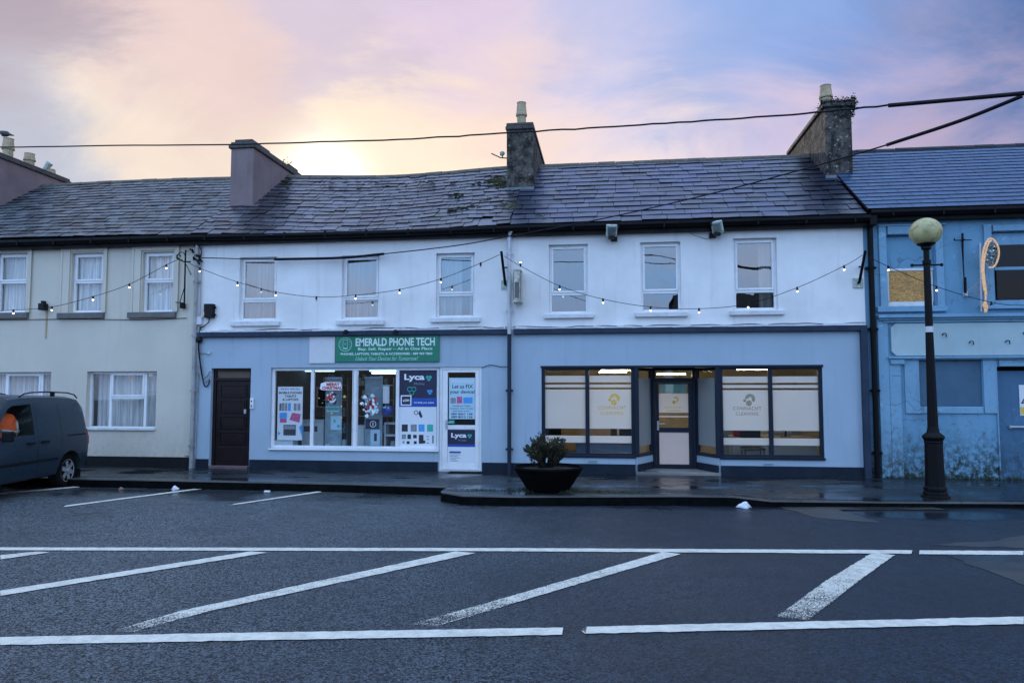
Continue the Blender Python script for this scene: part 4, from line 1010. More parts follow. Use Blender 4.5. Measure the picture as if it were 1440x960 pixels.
for p_, q_ in (((523,524.5,.9),(556,524.5,1.2)), ((400,521,2.2),(470,521,2.2)), ((520,521,2.6),(600,521,2.6))): MB().tube([F(*p_), F(*q_)], .02, 8).build('ceiling_tube', M['tube_dim'], phone)  # front tube, then two more added further back to brighten the room
# intercom
pp = F(352.5, 567, 0); pp = V((doorR[1]+.045, 0, F(352,567).z)); t = thing('intercom', 'white intercom box on the wall right of the brown door', 'intercom', (pp.x, 0, pp.z-.13))
MB().box(pp.x-.035, pp.x+.045, -.04, -.001, pp.z-.12, pp.z+.12).build('housing', M['upvc'], t, bevel=.008); MB().lathe([(.001,-.046), (.018,-.044), (.018,-.041)], (pp.x+.005,0,pp.z+.05), 12, 'y').build('button', M['ink'], t); MB().box(pp.x-.015, pp.x+.025, -.043, -.0405, pp.z-.09, pp.z-.03).build('keypad', M['grey_print'], t)
# doormat
a = [G(636,661.5,.004), G(676,662,.004), G(676,665.5,.004), G(636,665,.004)]
o = MB().box(min(q.x for q in a), max(q.x for q in a), a[3].y, -.05, .002, .016).build('doormat', M['rubber'], None, bevel=.004); tag(o, 'thin black doormat on the pavement before the white shop door', 'doormat'); base_origin(o, (a[0].x, -.2, .002))

# ================================================================== cleaning shop house
clean = thing('shop_house', 'terraced house with dark framed frosted shop windows and recessed central doorway', 'house', ((XP+XQ)/2, 0, 0))
bq0, bq1 = F(960,467).z, F(960,460).z
bq0, bq1 = bz0, bz1
w9, w10, w11 = rect(772,343.5,827,440.5), rect(901,340,957.5,438), rect(1032,334.5,1093,435.5)
wall('upper_wall', XP+.002, XQ-.03, bq1, WTOP, [w9, w10, w11], M['white_wall'], clean)
lw = rect(761.5,514.5,893,641); rw = rect(1012,514.5,1158,645.5); zs_ = (lw[2]+rw[2])/2; zt2 = (lw[3]+rw[3])/2
lw = (lw[0], lw[1], zs_, zt2); rw = (rw[0], rw[1], zs_, zt2)
rec = (lw[1]+.0, rw[0]-.0, -.2, zt2)
wall('lower_wall', XP+.002, XQ-.03, -.2, bq1-.001, [lw, rec, rw], M['grey_wall'], clean)
mb = MB(); mb.box(XP+.06, XQ-.16, -.10, -.001, bq0, bq1); mb.box(XQ-.16, XQ-.03, -.10, -.001, -.05, bq1); mb.build('string_course', M['band'], clean, bevel=.008)
capping(clean, XP+.1, XQ-.1, bq1, 8)
plz = F(960, 657).z; plz = pl_z+.0
DY = .75                                       # door plane inside the recess
dxl, dxr = F(917.5, 590, DY).x, F(979, 590, DY).x
for a, b in ((XP+.002, rec[0]-.002), (rec[1]+.002, XQ-.162)): MB().box(a, b, -.03, -.001, -.2, plz).build('plinth', M['plinth'], clean)
for r, tr, sl in ((w9,412.5,(765.5,442,835,447.5)), (w10,410,(892.5,439.5,967,445.5)), (w11,408.5,(1025.5,437,1102.5,443))):
    upvc_window(clean, r, .10, F((r[0]+r[1])/2, tr).z if False else F(930, tr).z if r is w10 else F(800, tr).z if r is w9 else F(1062, tr).z, rect(*sl), cur=None)
p_ = w9; curtain(clean, w11[1]-.32, w11[1]-.05, w11[2]+.05, w11[3]-.05, .3, M['curtain_dim'], 3, .02)
room(clean, XP+.15, XQ-.2, .285, 3.5, bq1+.15, WTOP, M['room_dark'], 'upper_room')
_sxq = F(1172, 280, 1.0).x
def stain_q(x, d):
    w = 1.0 if x > _sxq-.55 else max(0, 1-(_sxq-.55-x)/.7)
    l = max(0, 1-(x-XP)/.45)
    return max(w*.93, l*.95 if d < 2.2 else 0)
roof_q = roof_unit(clean, XP, XQ-.02, M['slate_big'], .30, .50, 31, ragged=.6, gap=.004, jit=.35, stain=stain_q)
gutter(clean, XP, XQ+.04, ZE)
MB().box(XP+.001, XQ, YR*2-YE-.6, YR*2-YE-.3, -.2, WTOP).build('rear_wall', M['brick_far'], clean)
moss_patch(roof_q, 760, 306, 8, 3, 14, 140); moss_patch(roof_q, 1190, 296, 8, 3, 8, 141)
ch3, c3 = chimney(clean, 1161, 1198.5, 251, 142, (1119,210), M['chim_dark'], flash=True, capd=.06)
pp = F(1163, 140, c3[2]+.4); pot(ch3, c3[0]+.16, c3[2]+.45, c3[4]+.02, F(1163,122,c3[2]+.45).z-c3[4], .145)
rn = random.Random(77); mb = MB()
for i in range(1700):
    fx = rn.random(); c = V((c3[0]-.08+(c3[1]-c3[0]+.16)*fx, c3[2]-.08+abs(rn.gauss(0,.25)), c3[4]-.05+rn.gauss(0,.06)))
    if rn.random() < .35: c = V((c3[1]+rn.uniform(-.02,.12), c3[2]+rn.uniform(-.1,.5), c3[4]-.1+rn.gauss(0,.1)))
    q = V((rn.uniform(-1,1), rn.uniform(-1,1), rn.uniform(-.6,.6))).normalized()*rn.uniform(.02,.06); e = q.cross(V((rn.uniform(-1,1), rn.uniform(-1,1), rn.uniform(-1,1)))).normalized()*.018
    mb.quad(c-e, c+e, c+q+e*.2, c+q-e*.2)
M['moss_dark'] = pm('dark_wet_moss', (.012, .019, .007), .95, var=.5, scale=9)
mb.build('chimney_moss', M['moss_dark'], ch3)

# dark framed shopfront: two flush windows, two splayed lights, recessed door
FW = .075; FY = .03
def sbars(x0, x1, mull, name='shop_window'):
    mb = MB(); bars(mb, x0, x1, zs_, zt2, FW, FY, FY+.09, vert=(mull,), vw=.085)
    mb.box(x0-.012, x1+.012, -.035, FY-.001, zs_-.02, zs_+.03); o = mb.build(name, M['anth'], clean, bevel=.005)
    for a, b in ((x0+FW, mull-.04), (mull+.04, x1-FW)): MB().quad((a,FY+.045,zs_+FW), (b,FY+.045,zs_+FW), (b,FY+.045,zt2-FW*.6), (a,FY+.045,zt2-FW*.6)).build('pane', M['glass_shop'], o)
    return o
lw_o = sbars(lw[0], lw[1], F(826,575).x); rw_o = sbars(rw[0], rw[1], F(1084.5,575).x)
MB().box(lw[0]-.015, rw[1]+.015, -.02, FY+.06, zt2-.03, zt2+.015).build('head_frame', M['anth'], clean)
def zpx(py, px): return F(px, py, FY).z
FLY = FY+.041                                  # film sits on the inner face of the glass
def film(o, x0, x1, px):
    for a, b in ((528,537.4), (540.4,544.5), (547.4,602.5), (612.5,622.5)):
        MB().quad((x0,FLY,zpx(b,px)), (x1,FLY,zpx(b,px)), (x1,FLY,zpx(a,px)), (x0,FLY,zpx(a,px))).build('frosted_film', M['film'], o)
ml = F(826,575).x; mr = F(1084.5,575).x
film(lw_o, lw[0]+FW, ml-.04, 826); film(lw_o, ml+.04, lw[1]-FW, 826)
def film_r(o, x0, x1):
    for a, b in ((529,538), (541,545.3), (548.3,605.5), (616,626)):
        MB().quad((x0,FLY,zpx(b,1085)), (x1,FLY,zpx(b,1085)), (x1,FLY,zpx(a,1085)), (x0,FLY,zpx(a,1085))).build('frosted_film', M['film'], o)
film_r(rw_o, rw[0]+FW, mr-.04); film_r(rw_o, mr+.04, rw[1]-FW)
def brand(o, cx, cy, mat, s=.9):
    y = FLY-.0025; c = F(cx, cy, y); mb = MB()
    def disc(dx, dz, r, n=18): flat_ring(mb, V((c.x+dx*s, y, c.z+dz*s)), .0001, r*s, n)
    disc(-.10, .0, .035); disc(-.005, -.06, .065)
    pts = [V((c.x+(.03+.11*math.sin(a)*1.0)*s, y, c.z+(.06+.11*math.cos(a))*s)) for a in [math.pi*k/14 - math.pi/2 for k in range(15)]]
    for a in range(14): 
        t0, t1 = math.pi*(-.5+1.25*a/14), math.pi*(-.5+1.25*(a+1)/14); f = lambda r, t: V((c.x+(.02+r*math.sin(t))*s, y, c.z+(.04+r*math.cos(t))*s)); mb.quad(f(.045,t0), f(.115,t0), f(.115,t1), f(.045,t1))
    mb.build('emblem', mat, o)
    y2 = y
    ptext('CONNACHT', cx-25*s, cy+8.5, cx+19*s, cy+13.4, y, bold=.01, spacing=1.15).build('lettering', mat, o)
    ptext('CLEANING', cx-21*s, cy+16.2, cx+14*s, cy+20.8, y, bold=.01, spacing=1.15).build('lettering', mat, o)
brand(lw_o, 863.5, 562, M['gold']); brand(rw_o, 1053.5, 563, M['lettering_dim'])
# splays: low wall, plinth and glazed light
def splay(xf, xb, side):
    a, b = V((xf, 0, 0)), V((xb, DY, 0)); d = (b-a); L = d.length; d.normalize(); nrm = V((d.y, -d.x, 0)) * (1 if side < 0 else -1)    # towards the doorway
    if nrm.dot(V((1 if side < 0 else -1, 0, 0))) < 0: nrm = -nrm
    def seg(s0, s1, z0, z1, off, th, mb): mb.obox(a+d*((s0+s1)/2)+nrm*(off-th/2)+V((0,0,(z0+z1)/2)), d*((s1-s0)/2), nrm*(th/2), V((0,0,(z1-z0)/2)))
    mb = MB(); seg(.0, L, -.2, zs_-.001, 0, .10, mb); mb.build('stall_riser', M['grey_wall'], clean)
    mb = MB(); seg(-.02, L, -.2, plz, .028, .026, mb); mb.build('plinth', M['plinth'], clean)
    mb = MB(); w = .06
    seg(0, w, zs_, zt2-.031, .02, .08, mb); seg(L-w, L, zs_, zt2-.031, .02, .08, mb); seg(w, L-w, zs_, zs_+.07, .02, .08, mb); seg(w, L-w, zt2-.09, zt2-.031, .02, .08, mb)
    o = mb.build('side_light', M['anth'], clean, bevel=.004)
    q0, q1 = a+d*w-nrm*.02, a+d*(L-w)-nrm*.02
    MB().quad(q0+V((0,0,zs_+.07)), q1+V((0,0,zs_+.07)), q1+V((0,0,zt2-.09)), q0+V((0,0,zt2-.09))).build('pane', M['glass_side'], o)
    f0, f1 = a+d*w-nrm*.016, a+d*(L-w)-nrm*.016
    for p0_, p1_ in ((531,628),): z0_, z1_ = zpx(p1_, 950), zpx(p0_, 950); MB().quad(f0+V((0,0,z0_)), f1+V((0,0,z0_)), f1+V((0,0,z1_)), f0+V((0,0,z1_))).build('frosted_film', M['film_side'], o)
    z = zpx(540, 950); zb = zpx(603, 950)
    return o
# corner posts
mb = MB(); mb.box(lw[1]-.004, lw[1]+.075, .0-.01, .11, zs_+.031, zt2-.031); mb.build('corner_post', M['anth'], clean, bevel=.005)
mb = MB(); mb.box(rw[0]-.075, rw[0]+.004, -.01, .11, zs_+.031, zt2-.031); mb.build('corner_post', M['anth'], clean, bevel=.005)
splay(lw[1]+.045, dxl, -1); splay(rw[0]-.045, dxr, 1)
MB().box(rec[0]+.001, rec[1]-.001, -.06, DY+.3, -.1, .055).build('entrance_step', M['step'], clean, bevel=.012)
MB().box(rec[0], rec[1], .283, DY+.12, zt2+.001, zt2+.05).build('recess_soffit', M['anth'], clean)
# the glazed door
mb = MB(); dz0 = .057; bars(mb, dxl, dxr, dz0, zt2-.001, .075, DY, DY+.08)
zh = F(948, 534.5, DY).z; mb.box(dxl+.075, dxr-.075, DY+.001, DY+.079, zh-.05, zh+.05)
gd = mb.build('shop_door', M['anth'], clean, bevel=.005)
gx0, gx1, gz0, gz1 = rect(926.5,540,968,601,DY); px0, px1, pz0, pz1 = rect(928,607.5,968.5,652.5,DY)
gx0, gx1 = min(gx0, px0), max(gx1, px1)
mb = MB(); lx0, lx1 = dxl+.08, dxr-.08
mb.box(lx0, gx0, DY-.012, DY+.06, dz0+.02, zh-.055); mb.box(gx1, lx1, DY-.012, DY+.06, dz0+.02, zh-.055); mb.box(gx0, gx1, DY-.011, DY+.06, gz1, zh-.055); mb.box(gx0, gx1, DY-.011, DY+.06, pz1, gz0); mb.box(gx0, gx1, DY-.011, DY+.06, dz0+.02, pz0)
lf = mb.build('door_leaf', M['anth'], gd, bevel=.004)
MB().box(gx0, gx1, DY+.01, DY+.04, pz0, pz1).build('lower_panel', M['grey_door_panel'], gd)
MB().quad((gx0,DY+.02,gz0), (gx1,DY+.02,gz0), (gx1,DY+.02,gz1), (gx0,DY+.02,gz1)).build('pane', M['glass_shop'], gd)
MB().quad((dxl+.075,DY+.03,zh+.05), (dxr-.075,DY+.03,zh+.05), (dxr-.075,DY+.03,zt2-.076), (dxl+.075,DY+.03,zt2-.076)).build('fanlight', M['glass_shop'], gd)
for a, b in ((553,580), (584.5,586.5)):
    z0, z1 = F(948,b,DY).z, F(948,a,DY).z; MB().quad((gx0,DY+.017,z0), (gx1,DY+.017,z0), (gx1,DY+.017,z1), (gx0,DY+.017,z1)).build('frosted_film', M['film'], gd)
y = DY+.014; ptext('CONNACHT', 934,571.5,959,573.8, y, bold=.01).build('lettering', M['gold'], gd); ptext('CLEANING', 937,576,957,578.2, y, bold=.01).build('lettering', M['gold'], gd)
mb = MB(); c = F(948,565.5,y); flat_ring(mb, c, .0001, .04, 14); flat_ring(mb, c+V((.03,0,.06)), .03, .065, 14, -1.2, 2.4); mb.build('emblem', M['gold'], gd)
pp = F(926, 595.5, DY-.02); mb = MB(); mb.box(pp.x-.03, pp.x+.01, DY-.025, DY-.013, pp.z-.14, pp.z+.06); mb.tube([(pp.x-.01,DY-.025,pp.z), (pp.x-.01,DY-.07,pp.z), (pp.x+.13,DY-.07,pp.z)], .012, 8); mb.build('handle', M['metal_bar'], gd)
# air vents in the stall riser
for px, py, lab in ((833,649,''), (1080,653.5,'')):
    x0, x1, z0, z1 = rect(px-7, py-2.6, px+7.5, py+1.6); mb = MB(); mb.box(x0, x1, -.012, -.001, z0, z1); v_ = mb.build('air_vent', M['grey_wall'], clean)
    mb = MB(); mb.box(x0+.01, x1-.01, -.0165, -.013, z0+.012, z0+.020); mb.box(x0+.01, x1-.01, -.0165, -.013, z1-.020, z1-.012); mb.build('slot', M['ink'], v_)
# lit office
ox0, ox1, oy1 = XP+.35, XQ-.35, 4.6
mb = MB(); zt3 = zt2+.22
mb.quad((ox1,oy1,-.02), (ox0,oy1,-.02), (ox0,oy1,zt3), (ox1,oy1,zt3)); mb.quad((ox0,.285,-.02), (ox0,oy1,-.02), (ox0,oy1,zt3), (ox0,.285,zt3)); mb.quad((ox1,oy1,-.02), (ox1,.285,-.02), (ox1,.285,zt3), (ox1,oy1,zt3))
mb.f = [f[::-1] for f in mb.f]
mb.quad((ox0,.285,zt3), (ox1,.285,zt3), (ox1,oy1,zt3), (ox0,oy1,zt3)); mb.quad((ox0,.285,-.01), (ox0,oy1,-.01), (ox1,oy1,-.01), (ox1,.285,-.01))
mb.build('office_room', M['room_warm'], clean)
for px, yy, py_ in ((866,1.7,519.5), (862,3.0,523), (944,2.6,526), (1058,1.9,519)):
    xx = F(px, 540, yy).x
    o = MB().box(xx-.34, xx+.34, yy-.03, yy+.03, F(px, py_, yy).z-.014, F(px, py_, yy).z+.014).build('ceiling_light', M['tube'], clean)
def office_chair(name, lab, px, py, y, h, group):
    p0 = F(px, py, y); p0.z = 0; t = thing(name, lab, 'chair', p0, group)
    MB().box(p0.x-.24, p0.x+.24, y-.23, y+.23, .44, .50).build('seat', M['black_plastic'], t, bevel=.03); MB().box(p0.x-.22, p0.x+.22, y+.22, y+.27, .58, h).build('backrest', M['black_plastic'], t, bevel=.03)
    for a, b in ((-.2,-.2), (.2,-.2), (-.2,.2), (.2,.2)): MB().tube([(p0.x+a,y+b,.44), (p0.x+a*1.1,y+b*1.1,0)], .014, 6).build('leg', M['black'], t)
    return t
def desk(lab, px0, px1, y0, y1, mat, top, h=.74):
    x0, x1 = F(px0, 600, y0).x, F(px1, 600, y0).x; t = thing('office_desk', lab, 'desk', ((x0+x1)/2, (y0+y1)/2, 0), 'desks in the lit office')
    MB().box(x0, x1, y0, y1, h-.03, h).build('desk_top', top, t, bevel=.004); MB().box(x0+.05, x1-.05, y0+.06, y0+.08, .3, h-.031).build('modesty_panel', mat, t)
    for a, b in ((x0+.05,y0+.1), (x1-.05,y0+.1), (x0+.05,y1-.1), (x1-.05,y1-.1)): MB().box(a-.03, a+.03, b-.03, b+.03, 0, h-.031).build('leg', mat, t)
    return t
desk('blue grey desk seen low through the left frosted window', 808, 892, .8, 1.5, M['desk'], M['desk'], .62)
desk('beech topped desk at the back of the lit office on the left', 770, 860, 2.6, 3.3, M['desk_wood'], M['desk_wood'], .95)
desk('pale desk behind the right frosted window', 1030, 1150, 1.6, 2.3, M['counter'], M['desk_wood'], .70)
office_chair('office_chair', 'black office chair at the far left of the left frosted window', 775, 600, 1.6, 1.02, 'chairs in the lit office')
office_chair('office_chair', 'black office chair at the right edge of the left frosted window', 884, 600, 1.9, .98, 'chairs in the lit office')
office_chair('office_chair', 'black office chair beside the red bag behind the right frosted window', 1058, 600, 1.2, .98, 'chairs in the lit office')
for px, w_, h_, mm, lab in ((778,.5,.95,'counter','white office cabinet at the back seen left of the first frosted mullion'), (812,.7,.75,'grey_print','grey office cabinet at the back in the middle of the left frosted window'), (850,.6,1.0,'black_plastic','black office cabinet at the back of the left frosted window'), (880,.45,.8,'counter','white office cabinet at the back beside the left corner post'), (1032,.5,.85,'desk','blue grey office cabinet at the back beside the right corner post'), (1068,.6,1.0,'counter','white office cabinet at the back behind the right emblem'), (1108,.8,.7,'grey_print','low grey office cabinet at the back of the right frosted window'), (1142,.5,1.0,'room_warm','cream office cabinet at the far right end of the right frosted window')):
    xx = F(px, 600, 4.1).x; t = thing('office_cabinet', lab, 'cabinet', (xx, 4.2, 0), 'cabinets along the back of the lit office')
    MB().box(xx-w_/2, xx+w_/2, 3.95, 4.45, 0, h_).build('carcass', M[mm], t, bevel=.006)
    for k in range(3): MB().box(xx-w_/2+.03, xx+w_/2-.03, 3.935, 3.949, .05+k*(h_-.06)/3, (k+1)*(h_-.06)/3).build('drawer_front', M[mm], t, bevel=.004)
pp = F(1039, 613, 1.75); o = MB().box(pp.x-.13, pp.x+.16, 1.65, 1.85, .702, 1.0).build('red_bag', M['red_bag'], None, bevel=.03); tag(o, 'red bag on the desk behind the right frosted window', 'bag'); base_origin(o, (pp.x, 1.75, .702))
pp = F(1105, 613, 1.8); t = thing('computer_monitor', 'tilted pale monitor on the desk right of the red bag', 'monitor', (pp.x, 1.8, .702)); MB().obox((pp.x,1.8,.92), (.2,0,.0), (0,.012,.004), (.06,-.02,.14)).build('screen', M['counter'], t); MB().box(pp.x-.02, pp.x+.02, 1.8, 1.84, .702, .85).build('stand', M['black_plastic'], t); MB().box(pp.x-.1, pp.x+.1, 1.74, 1.9, .702, .715).build('foot', M['black_plastic'], t)
pp = F(947, 546, 4.55); o = MB().box(pp.x-.35, pp.x+.35, 4.53, 4.58, pp.z-.28, pp.z+.2).build('wall_notice', M['sky_print']); tag(o, 'blue notice on the back wall seen above the door film', 'notice'); base_origin(o, (pp.x, 4.58, pp.z-.28))

# pipes between the houses
downpipe(phone, XP-.03, bz0, ZE-.22, -.10, .042, M['pipe_white'], 'drainpipe_upper'); downpipe(phone, XP-.03, .0, bz0-.002, -.10, .043, M['pipe_dark'], 'drainpipe_lower')
MB().tube([(XP-.03,-.10,ZE-.22), (XP-.0,-.16,ZE-.14), (XP+.04,-.22,ZE-.10)], .04, 10).build('drainpipe_elbow', M['pipe_white'], phone)

# ================================================================== derelict blue building
XB0 = XQ
blue = thing('derelict_shop', 'weathered blue derelict shop building with boarded window and blank signboard', 'building', ((XB0+XB1)/2, 0, 0))
ZEB = ZE+.10; WTB = ZEB-.03
bw1 = rect(1247,330,1315,430); bw2 = rect(1395,325,1478,428)
zl = F(1320, 450).z; dR = rect(1404,515,1500,700); dR = (dR[0], dR[1], -.2, dR[3])
pnl = rect(1293,505.5,1382,571)
wall('front_wall', XB0-.028, XB1, -.2, WTB, [bw1, bw2, dR, pnl], M['blue_wall'], blue, y=.02)
Y0 = .02
def trim(name, parts, mat, parent=blue, bv=.006):
    mb = MB()
    for px0, py0, px1, py1, ya, yb in parts:
        x0, x1, z0, z1 = rect(px0, py0, px1, py1, Y0); mb.box(x0, x1, ya, yb, z0, z1)
    return mb.build(name, mat, parent, bevel=bv)
# boarded window
w_ = trim('window', [(1236,318,1246.5,437,-.03,Y0-.001), (1315.5,318,1326,437,-.03,Y0-.001), (1247,318,1315,329.5,-.028,Y0-.001), (1232,431,1330,438.5,-.07,Y0-.001), (1234,316,1328,318,-.05,Y0-.001)], M['blue_trim'])
trim('painted_board', [(1248,331,1314.5,377,.10,.12)], M['blue_wall'], w_); trim('frame', [(1248,376.5,1314.5,380,.085,.13), (1248,423.5,1314.5,430,.08,.13), (1248,380.2,1252,423.3,.085,.13), (1309,380.2,1314.5,423.3,.085,.13)], M['sill_white'], w_)
trim('strand_board', [(1252,380.2,1309,423.3,.10,.115)], M['osb'], w_)
# sash window at the right
w_ = trim('window', [(1384,316,1394.5,428,-.03,Y0-.001), (1478.5,316,1489,428,-.03,Y0-.001), (1395,316,1478,324.5,-.028,Y0-.001), (1380,428.5,1492,434,-.07,Y0-.001)], M['blue_trim'])
trim('frame', [(1395.5,326,1477.5,343,.09,.13), (1395.5,343.2,1401,427.5,.09,.13), (1472,343.2,1477.5,427.5,.09,.13), (1401.2,374,1471.8,378.5,.09,.13), (1401.2,421,1471.8,427.5,.09,.13)], M['blue_trim'], w_)
x0, x1, z0, z1 = rect(1401,343,1472,421,.11); MB().quad((x0,.11,z0), (x1,.11,z0), (x1,.11,z1), (x0,.11,z1)).build('pane', M['glass_old'], w_)
trim('dark_backing', [(1396,326,1477,427,.22,.24)], M['dark_plinth'], w_)  # dark sheet added behind the pane to stand for the unlit room
# cornice, signboard, pilasters
trim('cornice', [(1232,441.5,1560,446,-.14,Y0-.001), (1234,446.2,1560,449,-.09,Y0-.001), (1240,449.2,1560,452.5,-.05,Y0-.001)], M['blue_trim'])
x0, x1, z0, z1 = rect(1252,453.5,1560,499.5,Y0); c = .09
MB().prism([(x0+c,z0),(x1,z0),(x1,z1),(x0+c,z1),(x0,z1-c),(x0,z0+c)], -.03, Y0-.001).build('signboard', M['fascia_white'], blue, bevel=.006)
trim('signboard_ledge', [(1247,500.5,1560,503.5,-.09,Y0-.001), (1247,503.7,1560,505.4,-.05,Y0-.001)], M['blue_trim'])
trim('pilaster', [(1236,446.2,1250.5,672,-.03,Y0-.001), (1252,506,1268,672,-.02,Y0-.001), (1250.6,506,1270,512,-.06,-.021), (1254,526,1266,528,-.03,-.021)], M['blue_trim'])
trim('window_surround', [(1272,505.6,1292.5,581,-.012,Y0-.001), (1382.5,505.6,1401,581,-.012,Y0-.001), (1293,571.5,1382,581,-.012,Y0-.001)], M['blue_trim'])
trim('painted_panel', [(1293.5,506,1381.5,570.5,.05,.07)], M['panel_board'])
dl = trim('shop_door', [(1405,521,1500,676,.16,.20)], M['door_blue']); trim('door_frame', [(1402,505.8,1404,676,-.012,Y0-.001), (1404.2,505.8,1500,514.8,-.012,Y0-.001)], M['blue_trim'], dl)
pp = F(1420, 600, .12); q = F(1460, 600, .12); mb = MB(); mb.tube([(pp.x,.11,pp.z), (q.x,.11,pp.z)], .022, 10); mb.box(pp.x-.01, pp.x+.03, .10, .158, pp.z-.03, pp.z+.03); mb.build('push_bar', M['metal_bar'], dl)
t = thing('warning_sign', 'white and yellow warning notice with black triangle on the blue door', 'sign', F(1447, 584, .155))
plate(t, 1433.5,541,1462,584, .155, M['paper'], 'board', .006); mb = MB(); pq(mb, 1435,572,1460.5,582.5, .1475); mb.build('yellow_band', M['yellow_print'], t)
tri = [F(1435.5,567,.147), F(1459.5,567,.147), F(1447.5,548,.147)]; cen = (tri[0]+tri[1]+tri[2])/3; mb = MB()
for i in range(3):
    a, b = tri[i], tri[(i+1) % 3]; mb.quad(a, b, cen.lerp(b, .72), cen.lerp(a, .72))
mb.build('triangle', M['ink'], t)
MB().box(XB0+.3, XB1-.3, .3, 3.5, -.1, WTB-.1).build('interior_block', M['dark_plinth'], blue)
roof_unit(blue, XB0+.0, XB1, M['slate_new'], .235, .44, 41, ze=ZEB, zr=ZR+.05, jit=.05, th=.032, jw=.008, even=True, ridgemat='gutter')
gutter(blue, XB0+.05, XB1, ZEB); MB().box(XB1-.28, XB1, .3, YR*2-YE-.3, -.2, WTB).build('end_wall', M['brick_far'], blue); MB().box(XB0, XB1-.281, YR*2-YE-.6, YR*2-YE-.3, -.2, WTB).build('rear_wall', M['brick_far'], blue)
downpipe(blue, XQ+.09, .0, ZE-.15, -.06, .055, M['gutter'])
hx = V((XQ+.09, -.2, ZE-.12)); MB().box(hx.x-.07, hx.x+.07, -.3, -.03, ZE-.22, ZE-.03).build('hopper', M['gutter'], blue, bevel=.01)
# left-over sign fixings
for i, (px, py) in enumerate(((1325,471), (1363,482), (1414,481), (1439,469))):
    p0 = F(px, py, -.03); t = MB().tube([p0, p0+V((.0,-.04,.03)), p0+V((.05,-.05,.03)), p0+V((.06,-.04,-.04))], .011, 6).build('sign_fixing', M['black'])
    tag(t, ('bent black fixing on the blank signboard nearest the street lamp', 'lowest bent black fixing on the blank signboard right of the lamp', 'bent black fixing on the blank signboard above the painted panel\'s right edge', 'bent black fixing at the right end of the blank signboard')[i], 'fixing', 'left-over fixings on the blank signboard'); base_origin(t, p0)
# weeds and grass along wall feet and planter
def grass(x0, x1, y, dy, n, h, seed, name, label):
    rn = random.Random(seed); mb = MB()
    for i in range(n):
        x = rn.uniform(x0, x1) if rn.random() < .5 else x0+(x1-x0)*((rn.randint(0, 9)+rn.gauss(.5,.2))/10)
        c = V((x, y+rn.uniform(-dy, dy), 0.0)); l = rn.uniform(.4, 1)*h; d = V((rn.gauss(0,.5), rn.gauss(0,.5), 1)).normalized()*l; e = V((rn.uniform(-1,1), rn.uniform(-1,1), 0)).normalized()*.006
        mb.quad(c-e, c+e, c+d*.6+e*.7, c+d*.6-e*.7); mb.add([c+d*.6-e*.7, c+d*.6+e*.7, c+d+V((d.x,d.y,-.1*l))*.4], [(0,1,2)])
    o = mb.build(name, M['grass']); tag(o, label, name, kind='stuff'); return o
grass(XQ+.15, XB1-4, -.05, .06, 700, .12, 4, 'weeds', 'weeds along the foot of the blue wall')

# ================================================================== opposite side of the street, mirrored in the windows
opp = thing('terraced_house', 'low grey house across the street mirrored in the windows', 'house', (-4, -33, 0))
ow = [(x, x+1.0, z, z+1.4) for x in (-22,-18,-14,-10,-6,-2,2) for z in (.6, 3.0)]
def flipwall(x0, x1, h, rz, y, parent, holes, mat):
    mb = MB(); mb.box(x0, x1, y-7, y, ROAD, h); mb.build('wall', mat, parent)
    mb = MB(); ov = .25; mb.add([(x0-ov,y+ov,h-.05), (x1+ov,y+ov,h-.05), (x1+ov,y-3.5,rz), (x0-ov,y-3.5,rz), (x0-ov,y-7-ov,h-.05), (x1+ov,y-7-ov,h-.05)], [(0,1,2,3), (3,2,5,4)]); mb.add([(x0,y,h),(x0,y-3.5,rz-.12),(x0,y-7,h)],[(0,1,2)]); mb.add([(x1,y,h),(x1,y-3.5,rz-.12),(x1,y-7,h)],[(0,1,2)]); mb.build('roof', M['roof_under'], parent)
    for a, b, c, d in holes:
        f = MB(); bars(f, a, b, c, d, .08, y+.002, y+.05); o = f.build('window', M['sill_white'], parent); MB().quad((b,y+.02,c), (a,y+.02,c), (a,y+.02,d), (b,y+.02,d)).build('pane', M['dark_plinth'], o)
flipwall(-26, 5.8, 4.3, 5.9, -33, opp, ow, M['brick_far'])
opp2 = thing('terraced_house', 'taller dark house across the street mirrored in the right upper window', 'house', (16, -33, 0))
flipwall(6.9, 24, 5.6, 8.4, -33, opp2, [(x, x+1.0, z, z+1.4) for x in (9,12,16,20) for z in (.6, 3.4)], M['brick_far'])

# ================================================================== street lamp
lp = G(1315.5, 697.5, -.04); lp.z = front_at(lp.x)[1]; LY = lp.y
zat = lambda py: F(1310, py, LY).z
lamp = thing('street_lamp', 'black cast iron street lamp with weathered globe on the pavement edge', 'street lamp', lp)
zc_, z600, zg = zat(613), zat(600), zat(347)
b0 = lp.z
pr = [(.225,b0), (.225,b0+.05), (.19,b0+.06), (.19,b0+.11), (.165,b0+.13), (.18,b0+.15), (.18,b0+.19), (.155,b0+.21), (.140,zc_-.12), (.152,zc_-.10), (.142,zc_-.08), (.178,zc_-.02), (.168,zc_+.01), (.10,zc_+.07), (.084,zc_+.16)]
MB().lathe([(r, z) for r, z in pr], (lp.x,lp.y,0), 12).build('base', M['black'], lamp, bevel=.004)
MB().lathe([(.084,zc_+.161), (.077,zc_+.6), (.062,zat(470)), (.054,zat(380)), (.052,zat(372)), (.068,zat(371)), (.068,zat(366)), (.047,zat(365)), (.047,zat(352)), (.08,zat(350)), (.08,zg), (.11,zg+.03)], (lp.x,lp.y,0), 16).build('column', M['black'], lamp, smooth=False)
